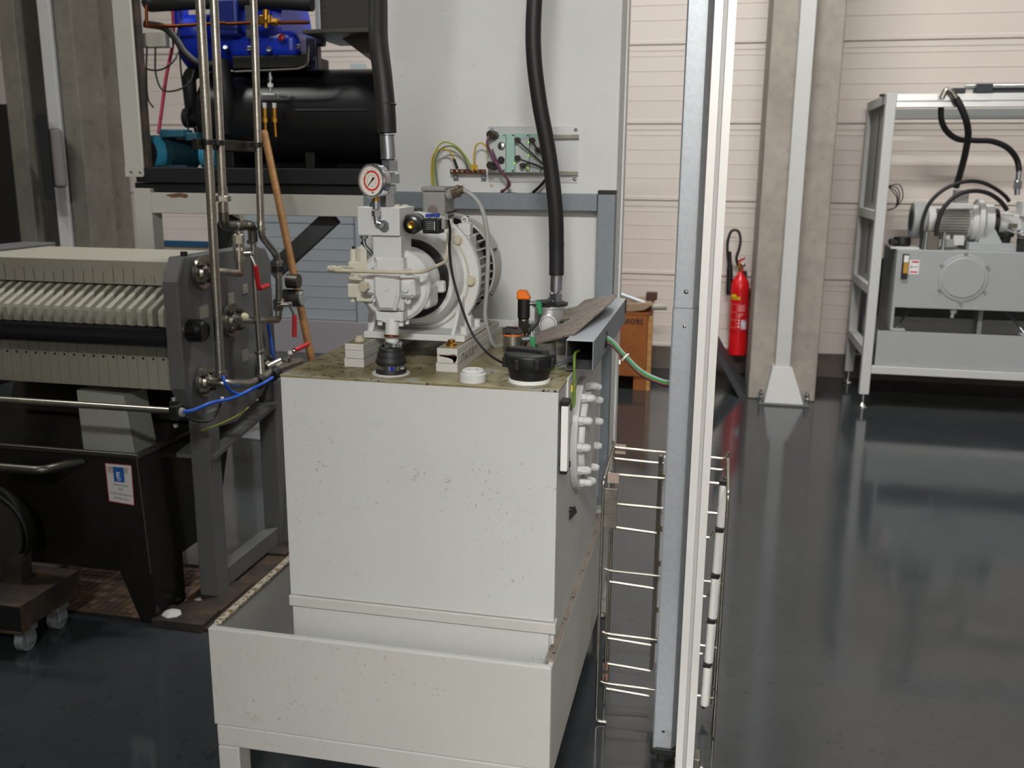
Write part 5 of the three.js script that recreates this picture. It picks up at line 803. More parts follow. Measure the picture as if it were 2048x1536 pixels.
{ // sludge container under the press
  const t = thing('sludge_container', 'dark steel sludge container with bent rim under the filter press', 'container');
  const w = 0.006, zt0 = -2.75, zt1 = -3.4, x0 = -3.2, x1 = -1.908, y0 = 0.2, y1 = 0.625, zb1 = -3.2, xb1 = -1.89;
  const m = mat(0x3b3a34, 0.42, 0.75, { roughnessMap: T.rough });
  part('front_wall', hexa([[x0, y0, zt0 + w], [xb1, y0, zt0 + w], [xb1, y0, zt0], [x0, y0, zt0], [x0, y1, zt0 + w], [x1, y1, zt0 + w], [x1, y1, zt0], [x0, y1, zt0]]), m, t);
  part('end_wall', hexa([[xb1 - w, y0, zt0], [xb1, y0, zt0], [xb1, y0, zb1], [xb1 - w, y0, zb1], [x1 - w, y1, zt0], [x1, y1, zt0], [x1, y1, zt1], [x1 - w, y1, zt1]]), m, t);
  part('rear_wall', hexa([[x0, y0, zb1], [xb1, y0, zb1], [xb1, y0, zb1 - w], [x0, y0, zb1 - w], [x0, y1, zt1], [x1, y1, zt1], [x1, y1, zt1 - w], [x0, y1, zt1 - w]]), m, t);
  part('floor', bx(x0, xb1 - w, y0, y0 + w, zb1, zt0, 0), m, t);
  part('rim', [bx(x0, x1 + 0.012, y1, y1 + 0.018, zt0 - 0.004, zt0 + 0.016, 0.004), bx(x1 - 0.01, x1 + 0.012, y1, y1 + 0.018, zt1, zt0, 0.004)], M.steelDark, t);
  part('handle', pipe([[-2.12, 0.6, zt0 + 0.006], [-2.19, 0.6, -2.62], [-2.6, 0.6, -2.62]], 0.016, 0.03, 12), M.steelDark, t);
  part('seam', rod([x1 + 0.001, y1, zt0 + w + 0.001], [xb1 + 0.001, y0, zt0 + w + 0.001], 0.003, 0.003, 8), M.steelDark, t);
  part('corner_foot', [hexa([[-1.955, 0.001, -2.76], [-1.89, 0.001, -2.76], [-1.89, 0.001, -2.77], [-1.955, 0.001, -2.77], [-2.02, y0, -2.752], [xb1, y0, -2.752], [xb1, y0, -2.762], [-2.02, y0, -2.762]]), bx(-1.9, -1.892, 0.0, y0, -2.95, -2.77, 0.001)], m, t);
  part('corner_foot', bx(-1.9, -1.892, 0.0, y0, -3.2, -3.1, 0.001), m, t);
  const inner = thing('pale_infill', 'pale sack standing inside the dark sludge container', 'infill');  // pale upright block put where the container shows a lighter patch
  part('infill', hexa([[-2.3, y0 + w, -3.0], [-2.05, y0 + w, -3.0], [-2.05, y0 + w, -3.14], [-2.3, y0 + w, -3.14], [-2.33, 0.78, -3.02], [-2.13, 0.77, -3.02], [-2.13, 0.77, -3.16], [-2.33, 0.78, -3.16]]), mat(0xa9ada1, 0.7), inner);
  // notice on the container
  const A = [[-2.031, 0.4605, -2.742], [-1.929, 0.4527, -2.742], [-1.927, 0.602, -2.742], [-2.033, 0.603, -2.742]];
  const tex = canvas(256, 384, (c, w2, h2) => { c.fillStyle = '#8e2028'; c.fillRect(0, 0, w2, h2); c.fillStyle = '#c9c6c6'; c.fillRect(9, 9, w2 - 18, h2 - 18); c.fillStyle = '#a9a294'; c.fillRect(22, 34, 60, 60); c.fillRect(166, 34, 46, 60); c.fillStyle = '#15579f'; c.fillRect(74, 34, 100, 146); c.fillStyle = '#d5dbe2'; c.font = 'bold 84px sans-serif'; c.textAlign = 'center'; c.fillText('E', 118, 142); c.fillRect(104, 152, 40, 5); c.fillRect(104, 164, 26, 4);
    c.fillStyle = '#2c2c2c'; c.font = '31px sans-serif'; c.fillText('Selbststart', 130, 218); c.fillText('bei', 132, 258); c.font = '29px sans-serif'; c.fillText('Inbetriebnahme', 130, 304); c.font = '31px sans-serif'; c.fillText('entfernen!', 132, 346); });
  const s = thing('paper_notice', 'white paper notice with red edge and blue square on the container', 'notice');
  print('sheet', sheet(...A), new THREE.MeshStandardMaterial({ map: tex, roughness: 0.6, side: THREE.DoubleSide }), s);
}
{ // trolley and hose reel, low on the left
  const t = thing('trolley', 'low dark steel trolley on castors in front of the sludge container', 'trolley');
  part('deck', [bx(-3.0, -2.16, 0.195, 0.2, -2.72, -2.42, 0.002)], M.rust, t); part('deck_rail', bx(-3.0, -2.16, 0.11, 0.195, -2.425, -2.42, 0.002), M.black, t); part('deck_rail', bx(-2.165, -2.16, 0.11, 0.195, -2.72, -2.42, 0.002), M.rust, t); part('deck_lip', bx(-3.0, -2.16, 0.1, 0.11, -2.46, -2.415, 0.002), M.rust, t);
  for (const z of [-2.5, -2.66]) for (const d of [0, -0.7]) part('castor', [rod([d - 2.235, 0.037, z], [d - 2.205, 0.037, z], 0.037), bx(d - 2.25, d - 2.19, 0.07, 0.105, z - 0.03, z + 0.03, 0.004), bx(d - 2.246, d - 2.24, 0.03, 0.08, z - 0.02, z + 0.02, 0.001), bx(d - 2.2, d - 2.194, 0.03, 0.08, z - 0.02, z + 0.02, 0.001)], M.galv, t);
  const h = thing('hose_drum', 'dark round drum standing on the low trolley', 'drum');
  part('drum', turned([[0, 0], [0.15, 0], [0.155, 0.01], [0.155, 0.05], [0.15, 0.06], [0, 0.06]], [-2.42, 0.37, -2.62], [0.15, 0, 1], 40), M.steelDark, h); part('guard', turned([[0.165, 0.0], [0.17, 0.005], [0.17, 0.055], [0.165, 0.06]], [-2.42, 0.37, -2.62], [0.15, 0, 1], 48), M.black, h); part('foot', hexa([[-2.45, 0.2, -2.57], [-2.27, 0.2, -2.57], [-2.27, 0.2, -2.62], [-2.45, 0.2, -2.62], [-2.44, 0.26, -2.57], [-2.26, 0.31, -2.57], [-2.26, 0.31, -2.62], [-2.44, 0.26, -2.62]]), M.rust, h);
}
{ // small brown tiles on the floor under the press
  const t = struct('floor_tiles');
  const gs = [0x8a705a, 0x7a624e, 0x9c8068, 0x6c5c4e].map((c) => mat(c, 0.55)), d = 0.0315, g = finish(bx(-d / 2 + 0.002, d / 2 - 0.002, 0, 0.0045, -d / 2 + 0.002, d / 2 - 0.002, 0.001));
  let n = 0; for (let i = 0; i < 20; i++) for (let k = 0; k < 14; k++) { if (n >= 280) break; const o = new THREE.Mesh(g, gs[Math.floor(rnd() * 4)]); o.name = 'tile'; o.position.set(-1.91 - i * d, 0.0, -2.8 - k * d); o.receiveShadow = o.castShadow = true; t.add(o); n++; }
  part('grout_bed', bx(-2.56, -1.89, 0.0, 0.0022, -3.26, -2.78, 0), mat(0x2e2620, 0.8), t);
  single('steel_plate', bx(-1.9, -1.7, 0, 0.03, -2.86, -2.74, 0.002), M.rust, 'dark rusty steel plate on the floor before the press leg', 'plate');
  const blob = (p, sx, sz, s) => { const g = new THREE.IcosahedronGeometry(1, 3); const a = g.attributes.position; for (let i = 0; i < a.count; i++) { const x = a.getX(i), y = a.getY(i), z = a.getZ(i), k = 1 + 0.5 * (fbm(x * 0.5 + 0.5, z * 0.5 + 0.5, 4, s, 3) - 0.5); a.setXYZ(i, x * sx * k, Math.max(0, y) * 0.012 * k, z * sz * k); } g.computeVertexNormals(); return g.translate(...p); };
  single('plaster_lump', blob([-1.85, 0.03, -2.79], 0.035, 0.035, 5), mat(0xc9cac6, 0.8), 'white dried lump on the rusty steel plate', 'lump'); single('plaster_lump', blob([-1.83, 0.0125, -2.93], 0.05, 0.03, 8), mat(0xc4c2ba, 0.8), 'white dried crumbs around the press foot', 'lump');
}

// ---------------------------------------------------------------- cooling unit on its high stand
{
  const z = -4.3, t = thing('chiller_stand', 'tall white steel stand with diagonal braces carrying the cooling unit', 'stand');
  const b0 = [-2.25, 1.377, -4.3], b1 = [-2.244, 1.479, -4.3], L = [-2.881, 1.441, -4.3][0], L2 = [-2.786, 1.442, -4.3][0], R = -1.0;
  part('front_beam', bx(L2, R, b0[1], b1[1], z - 0.09, z, 0.004), M.whiteFrame, t);
  part('rear_beam', bx(L2, R, b0[1], b1[1], z - 0.9, z - 0.81, 0.004), M.whiteFrame, t);
  for (const zz of [z, z - 0.81]) { part('leg', bx(L, L2, 0.012, b1[1] + 0.02, zz - 0.09, zz, 0.004), M.whiteFrame, t); part('leg', bx(R - 0.09, R, 0.012, b0[1], zz - 0.09, zz, 0.004), M.whiteFrame, t); part('foot_plate', bx(L - 0.03, L2 + 0.03, 0, 0.012, zz - 0.12, zz + 0.03, 0.002), M.whiteFrame, t); part('foot_plate', bx(R - 0.12, R + 0.03, 0, 0.012, zz - 0.12, zz + 0.03, 0.002), M.whiteFrame, t); }
  part('side_beam', bx(L, L2, b0[1], b1[1], z - 0.81, z - 0.09, 0.004), M.whiteFrame, t); part('side_beam', bx(R - 0.09, R, b0[1], b1[1], z - 0.81, z - 0.09, 0.004), M.whiteFrame, t);
  // braces
  const brace = (a, b, w) => { a = V(a); b = V(b); const d = b.clone().sub(a), L3 = d.length(); const g = new THREE.BoxGeometry(w, L3, 0.05); return orient(g, a.clone().add(b).multiplyScalar(0.5), d); };
  part('brace', brace([-1.876, 1.373, -4.45], [-2.22, 1.081, -4.45], 0.085), mat(0x4a4c4e, 0.6), t, 'dark diagonal brace');
  part('brace', brace([-2.681, 1.339, -4.9], [-2.776, 1.118, -4.9], 0.1), mat(0x5a5e62, 0.6), t, 'dark diagonal brace');
  part('paint_scrape', plate([[0, 0], [0.03, 0.006], [0.08, 0.012], [0.125, 0.006], [0.128, -0.006], [0.11, -0.014], [0.09, -0.008], [0.04, -0.012]], 0.0006, [[-2.706, 1.468, -4.3][0], b1[1] - 0.012, z + 0.0002]), mat(0x6a4a36, 0.8), t, 'bare rusty scrape');
  const c = thing('chiller_rack', 'white chiller frame with rusted inner edge and black base rail', 'frame');
  const p0 = [-2.903, 2.386, -4.3], q0 = [-2.911, 1.576, -4.3], q1 = [-2.813, 1.576, -4.3], base1 = [-2.237, 1.602, -4.3][1], base0 = b1[1] + 0.004;
  part('post', bx(q0[0], q1[0], [-2.865, 1.559, -4.3][1], 3.0, z - 0.08, z + 0.01, 0.004), M.whiteFrame, c);
  part('base_rail', [bx(q0[0] + 0.05, R, base0 + 0.045, base1, z - 0.85, z + 0.0, 0.004), bx(q0[0] + 0.02, R - 0.02, base0, base0 + 0.043, z - 0.86, z - 0.03, 0.004)], mat(0x15171b, 0.45), c, 'black base rail');
  part('seal_strip', bx(q1[0], q1[0] + 0.02, base1, 3.0, z - 0.05, z - 0.005, 0.004), mat(0xffffff, 0.8, 0, { map: T.rust }), c, 'rusty seal strip'); part('rear_post', bx(q1[0] - 0.1, q1[0] + 0.02, base1, 3.0, z - 0.85, z - 0.77, 0.004), M.whiteFrame, c);
  for (const px of [[-2.876, 1.578, -4.29][0], [-2.826, 1.579, -4.29][0]]) part('bolt', bolt([px, [-2.857, 1.578, -4.29][1], z + 0.01], [0, 0, 1], 0.007, 0.005), M.zinc, c);
  part('lip', bx(q0[0], q1[0], [-2.865, 1.559, -4.3][1] - 0.004, [-2.861, 1.603, -4.3][1], z + 0.01, z + 0.012, 0.0005), M.whiteFrame, c);
  part('bracket', [bx(...[[-2.853, 2.187, -4.4][0], [-2.705, 2.184, -4.4][0], [-2.792, 2.182, -4.4][1], [-2.787, 2.247, -4.4][1]], z - 0.16, z - 0.1, 0.003)], M.whiteFrame, c);
  part('gap_sheet', bx(q0[0] + 0.05, R, base1, base1 + 0.25, z - 0.85, z - 0.84, 0.002), mat(0x15171b, 0.45), c);  // added black sheet, closes the see-through gap under the vessel
  // vessel
  const v = thing('refrigerant_vessel', 'large black insulated horizontal vessel on the chiller base', 'vessel');
  const vc = [-2.284, 1.863, -4.75], vr = 0.235;
  part('shell', [turned([[0, 0], [vr * 0.9, 0], [vr, 0.02], [vr, 1.2], [vr * 0.9, 1.22], [0, 1.22]], [[-2.653, 1.864, -4.75][0], vc[1], -4.75], [1, 0, 0], 48)], mat(0x121316, 0.34), v);
  part('seam', [rod([[-2.087, 1.88, -4.51][0], vc[1] + 0.02, -4.52], [[-1.706, 1.879, -4.51][0], vc[1] + 0.02, -4.52], 0.008)], mat(0x1b1c1f, 0.4), v);
  for (const dx of [-0.225, 0.225]) part('saddle', bx(vc[0] + dx - 0.025, vc[0] + dx + 0.025, base1, vc[1] - 0.1, -4.9, -4.6, 0.004), M.black, v);
  part('suction_bend', pipe([[-2.473, 2.126, -4.5], [-2.453, 1.935, -4.5], [-2.49, 1.786, -4.55]], 0.045, 0.1, 18), M.rubber, v); part('suction_bend', pipe([[-2.649, 2.091, -4.6], [-2.708, 2.067, -4.6], [-2.709, 1.968, -4.6], [-2.727, 1.821, -4.65]], 0.035, 0.1, 16), M.rubber, v);
  part('flange_head', [rod([-2.741, 1.849, -4.6], [-2.547, 1.848, -4.6], 0.03), turned([[0, 0], [0.05, 0], [0.05, 0.04], [0, 0.04]], [-2.741, 1.854, -4.6], [1, 0, 0], 24), rod([-2.679, 1.806, -4.6], [-2.671, 1.718, -4.6], 0.02)], M.rubber, v);
  // compressor
  const k = thing('compressor', 'blue cast iron compressor on top of the black vessel', 'compressor');
  const kc = [-2.211, 2.289, -4.7];
  part('housing', [turned([[0, 0], [0.15, 0.0], [0.19, 0.02], [0.2, 0.06], [0.2, 0.36], [0.18, 0.4], [0, 0.4]], [[-2.545, 2.296, -4.7][0], kc[1], -4.7], [1, 0, 0], 40), cb([-2.249, 2.193, -4.6][0], [-2.249, 2.193, -4.6][1], -4.62, 0.38, 0.14, 0.24, 0.05)], M.blue, k);
  part('motor_housing', [turned([[0, 0], [0.12, 0], [0.14, 0.02], [0.14, 0.16], [0, 0.18]], [[-2.724, 2.226, -4.6][0], [-2.724, 2.226, -4.6][1], -4.65], [1, 0, 0], 36), bx([-2.712, 2.382, -4.6][0], [-2.684, 2.382, -4.6][0], [-2.719, 2.287, -4.6][1], [-2.71, 2.411, -4.6][1], -4.6, -4.5, 0.005)], M.blue, k);
  part('cylinder_head', [cb([-2.406, 2.32, -4.55][0], [-2.406, 2.32, -4.55][1], -4.5, 0.13, 0.18, 0.1, 0.02)], mat(0x0b2170, 0.4), k); part('sump_plate', bx([-2.412, 2.149, -4.5][0], [-1.997, 2.142, -4.5][0], [-2.206, 2.08, -4.5][1], [-2.202, 2.146, -4.5][1], -4.75, -4.5, 0.01), M.black, k);
  part('feet', [bx([-2.42, 2.088, -4.6][0], [-2.365, 2.087, -4.6][0], [-2.393, 2.083, -4.6][1], [-2.387, 2.184, -4.6][1], -4.8, -4.55, 0.004)], M.black, k); part('feet', [bx([-2.119, 2.084, -4.6][0], [-2.06, 2.083, -4.6][0], [-2.093, 2.079, -4.6][1], [-2.088, 2.179, -4.6][1], -4.8, -4.55, 0.004)], M.black, k);
  for (const p of [[-2.131, 2.221, -4.48], [-2.434, 2.178, -4.5], [-2.298, 2.168, -4.48], [-2.192, 2.162, -4.48], [-2.039, 2.173, -4.48]]) part('bolt', hex(p, [0, 0.6, 1], 0.014, 0.014), M.zinc, k);
  part('sight_glass', smooth([[0, 0.01], [0.01, 0.01], [0.018, 0.004], [0.018, 0]], [-2.118, 2.22, -4.46], [0, 0.2, 1], 20), mat(0x8a1d2c, 0.3), k); part('wire_guard', pipe([[-1.968, 2.18, -4.44], [-1.977, 2.089, -4.44], [-2.02, 2.071, -4.44], [-2.363, 2.062, -4.44]], 0.006, 0.04, 8), M.steelDark, k);
  part('side_valve', [cb(...[-1.993, 2.148, -4.55], 0.06, 0.16, 0.06, 0.01), cb(...[-1.958, 2.217, -4.55], 0.05, 0.06, 0.05, 0.01), cb(...[-1.982, 2.123, -4.5], 0.022, 0.018, 0.01, 0.001)], mat(0x0c1030, 0.4), k); part('terminal_block', cb(...[-2.28, 2.292, -4.46], 0.03, 0.15, 0.04, 0.003), mat(0x4a4c54, 0.5), k);
  // copper line with shut-off valve
  const q = thing('copper_line', 'thin copper refrigerant line with brass valve across the blue compressor', 'pipe');
  part('line', pipe([[-2.817, 2.28, -4.4], [-2.648, 2.276, -4.4], [-2.386, 2.284, -4.4], [-2.368, 2.279, -4.4], [-2.249, 2.281, -4.4], [-1.946, 2.276, -4.4]], 0.0085, 0.02, 10), M.copper, q); part('line', pipe([[-2.795, 2.377, -4.4], [-2.803, 2.28, -4.4]], 0.008, 0.02, 10), M.copper, q);
  part('shut_off_valve', [cb(...[-2.161, 2.291, -4.39], 0.06, 0.045, 0.04, 0.008), rod([-2.156, 2.289, -4.38], [-2.154, 2.334, -4.38], 0.016), hex([-2.128, 2.279, -4.39], [1, 0, 0], 0.018, 0.03), hex([-2.195, 2.28, -4.39], [-1, 0, 0], 0.018, 0.02), rod([-2.156, 2.278, -4.38], [-2.158, 2.253, -4.38], 0.01)], M.brass, q);
  // service valves
  const s = thing('service_valve_set', 'pair of brass service valves under a white gauge manifold', 'valve');
  part('stem', [rod([-2.187, 2.066, -4.46], [-2.189, 1.966, -4.46], 0.008), rod([-2.185, 2.043, -4.46], [-2.186, 2.024, -4.46], 0.012)], M.zinc, s); part('collar', rod([-2.187, 2.008, -4.46], [-2.188, 1.991, -4.46], 0.014), M.whitePlastic, s);
  part('manifold', [cb(...[-2.196, 1.951, -4.46], 0.07, 0.015, 0.02, 0.003), rod([-2.145, 1.951, -4.46], [-2.106, 1.946, -4.46], 0.008)], M.chrome, s);
  for (const px of [[[-2.224, 1.916, -4.46], [-2.223, 1.892, -4.46], [-2.224, 1.823, -4.46], [-2.224, 1.763, -4.46]], [[-2.171, 1.916, -4.46], [-2.172, 1.892, -4.46], [-2.173, 1.823, -4.46], [-2.171, 1.754, -4.46]]]) { part('cap', rod(px[0], px[1], 0.011, 0.009), M.whitePlastic, s); part('valve', [rod(px[1], px[2], 0.013), hex(px[2], [0, 1, 0], 0.016, 0.02), rod(px[2], px[3], 0.008)], M.brass, s); }
  // circulation pump motor
  const m = thing('pump_motor', 'small teal electric motor on the chiller base', 'motor'); const mc = [-2.798, 1.673, -4.42];
  part('fan_cover', [turned([[0.0, 0.0], [0.062, 0.0], [0.085, 0.01], [0.09, 0.03], [0.09, 0.075], [0, 0.075]], [[-2.849, 1.673, -4.42][0], mc[1], -4.42], [0.4, 0, -0.92], 36)], M.teal, m);
  part('grille', rod([[-2.849, 1.673, -4.42][0] - 0.0008, mc[1], -4.418], [[-2.849, 1.673, -4.42][0] + 0.002, mc[1], -4.424], 0.06, 0.06, 32), M.black, m);
  part('stator', turned([[0, 0], [0.078, 0], [0.078, 0.17], [0, 0.17]], [[-2.776, 1.673, -4.42][0], mc[1], -4.43], [0.4, 0, -0.92], 32), mat(0x12343f, 0.5), m);
  for (let i = 0; i < 12; i++) { const a = -0.6 + i * 0.26, q = [0.92 * 0.08 * Math.cos(a), 0.08 * Math.sin(a), 0.4 * 0.08 * Math.cos(a)], o = [-2.787, 1.673, -4.42][0]; part('cooling_fin', rod([o - 0.01 + q[0], mc[1] + q[1], -4.5 + q[2]], [o + 0.05 + q[0], mc[1] + q[1], -4.63 + q[2]], 0.004, 0.004, 6), mat(0x12343f, 0.5), m); }
  part('terminal_box', [bx([-2.767, 1.766, -4.4][0], [-2.633, 1.766, -4.4][0], mc[1] + 0.075, mc[1] + 0.115, -4.48, -4.38, 0.008), bx([-2.635, 1.746, -4.4][0], [-2.574, 1.746, -4.4][0], mc[1] + 0.06, mc[1] + 0.1, -4.48, -4.4, 0.006)], mat(0x24586a, 0.45), m); part('pump_body', [turned([[0, 0], [0.06, 0], [0.075, 0.03], [0.06, 0.08], [0, 0.08]], [[-2.583, 1.674, -4.42][0], mc[1] - 0.01, -4.46], [1, 0, -0.25], 28)], M.teal, m); part('foot', bx([-2.792, 1.614, -4.42][0], [-2.629, 1.615, -4.42][0], base1, mc[1] - 0.06, -4.5, -4.38, 0.004), mat(0x12343f, 0.5), m);
  // electrics cupboard and drip shelf
  const e = thing('switch_box', 'dark perforated switch box above the chiller shelf', 'box');
  part('cabinet', [bx([-1.868, 2.3, -4.35][0], [-1.501, 2.291, -4.35][0], [-1.746, 2.236, -4.35][1], 2.95, -4.75, -4.35, 0.004)], mat(0x34302c, 0.6), e); part('edge_strip', bx([-1.888, 2.299, -4.34][0], [-1.863, 2.299, -4.34][0], [-1.746, 2.236, -4.35][1], 2.95, -4.4, -4.34, 0.003), M.galv, e);
  for (let i = 0; i < 5; i++) part('vent_hole', rod([[-1.843, 2.3, -4.35][0], [-1.842, 2.326, -4.35][1] + i * 0.03 - 0.02, -4.352], [[-1.843, 2.3, -4.35][0], [-1.842, 2.326, -4.35][1] + i * 0.03 - 0.02, -4.3485], 0.004, 0.004, 8), M.black, e);
  part('shelf', bx([-1.938, 2.224, -4.3][0], [-1.581, 2.217, -4.3][0], [-1.751, 2.212, -4.3][1], [-1.75, 2.231, -4.3][1], -4.75, -4.3, 0.003), M.steelDark, e); part('shelf_bracket', [plate([[0, 0], [0.2, 0], [0.2, -0.12], [0.17, -0.12]], 0.006, [[-1.821, 2.216, -4.32][0], [-1.808, 2.213, -4.32][1], -4.5]), bx([-1.631, 2.207, -4.35][0], [-1.6, 2.207, -4.35][0], vc[1] + 0.24, [-1.751, 2.212, -4.3][1], -4.75, -4.4, 0.003)], M.steelDark, e);
  // hoses and wires
  single('pink_hose', hose([[-2.783, 2.479, -4.6], [-2.775, 2.336, -4.6], [-2.778, 2.213, -4.58], [-2.805, 2.064, -4.55], [-2.834, 1.865, -4.52], [-2.844, 1.77, -4.5]], 0.009, 30, 10), mat(0xb02a4e, 0.45), 'pink hose hanging down to the teal motor', 'hose');
  single('insulated_pipe', pipe([[-2.848, 2.417, -4.5], [-2.839, 2.394, -4.5], [-2.563, 2.4, -4.5], [-2.242, 2.396, -4.5], [-1.969, 2.375, -4.5]], 0.035, 0.05, 16), M.rubber, 'thick black insulated pipe along the chiller top', 'pipe');
  single('cable_loom', [hose([[-2.823, 2.292, -4.42], [-2.716, 2.271, -4.42], [-2.66, 2.219, -4.42], [-2.616, 2.155, -4.42], [-2.563, 2.109, -4.44], [-2.48, 2.099, -4.46]], 0.018, 30, 10)], M.rubber, 'thick black cable loom sagging across the chiller frame', 'cable');
  const w = [['thin black wire drooping widest in the chiller frame', [[-2.823, 2.208, -4.35], [-2.809, 2.087, -4.35], [-2.721, 2.067, -4.35], [-2.645, 2.101, -4.35], [-2.63, 2.165, -4.4]]], ['thin black wire looping below the white bracket box', [[-2.75, 2.178, -4.38], [-2.758, 2.047, -4.38], [-2.728, 1.976, -4.38], [-2.646, 1.975, -4.38], [-2.587, 2.012, -4.4], [-2.573, 2.072, -4.42]]], ['thin black wire dropping straight beside the rusty edge', [[-2.783, 2.181, -4.36], [-2.798, 2.046, -4.36], [-2.797, 1.927, -4.36], [-2.772, 1.891, -4.36]]], ['thin black wire hanging behind the clamped pipes', [[-2.64, 2.26, -4.42], [-2.644, 2.073, -4.42], [-2.645, 1.932, -4.44], [-2.649, 1.775, -4.46]]]];
  for (const [lab, p] of w) single('chiller_wire', hose(p, 0.0045, 36, 8), M.black, lab, 'wire', 'wires in the chiller frame');
}
{ // wooden handle leaning behind the tank
  const a = V([-2.027, 1.757, -4.05]), b = V([-1.685, 0.8074, -3.7]), d = b.clone().sub(a), e = a.clone().add(d.multiplyScalar((a.y - 0.001) / (a.y - b.y)));
  const t = thing('wooden_pole', 'worn wooden broom pole leaning behind the hydraulic unit', 'pole'); part('shaft', [rod(e, a, 0.0165, 0.0165, 20)], M.wood, t); part('tip', smooth([[0.0165, 0], [0.014, 0.008], [0, 0.012]], a, a.clone().sub(b), 20), M.wood, t);
}
{ // light blue gate far behind, seen under the chiller
  const d = struct('door_1'); const x0 = [-4.09, 0.6724, -7.7][0], x1 = [-3.038, 0.7048, -7.7][0];
  for (let k = 0; k < 5; k++) part('section', [bx(x0, x1, 0.3 + k * 0.42, 0.3 + k * 0.42 + 0.414, -7.716, -7.69, 0.004), ...[0.1, 0.2, 0.3].map((q) => bx(x0 + 0.02, x1 - 0.02, 0.3 + k * 0.42 + q, 0.306 + k * 0.42 + q, -7.69, -7.686, 0.001))], M.panelBlue, d);
  part('frame', bx(x1, x1 + 0.12, 0.0, 2.45, -7.716, -7.66, 0.004), M.panelBlue, d); part('sill', bx(x0, x1 + 0.3, 0.0, 0.295, -7.716, -7.65, 0.004), mat(0xaeaab0, 0.7), d);
  const s = struct('trim_1', bx([-4.921, 0.9316, -7.7][0], [-4.414, 0.9437, -7.7][0], [-4.633, 0.9117, -7.7][1], [-4.63, 0.9608, -7.7][1], -7.72, -7.69, 0.003), mat(0x1f4f74, 0.5));
  single('plastic_sheet', plate([[-3.7, 5.2], [-2.6, 5.0], [-2.45, 5.5], [-2.9, 6.2], [-3.6, 6.4], [-3.9, 5.8]], 0.006, [0, 0.0, 0], [1, 0, 0], [0, 0, -1]), mat(0xaab0b8, 0.35), 'pale plastic sheet spread on the floor behind the press', 'sheet');
}

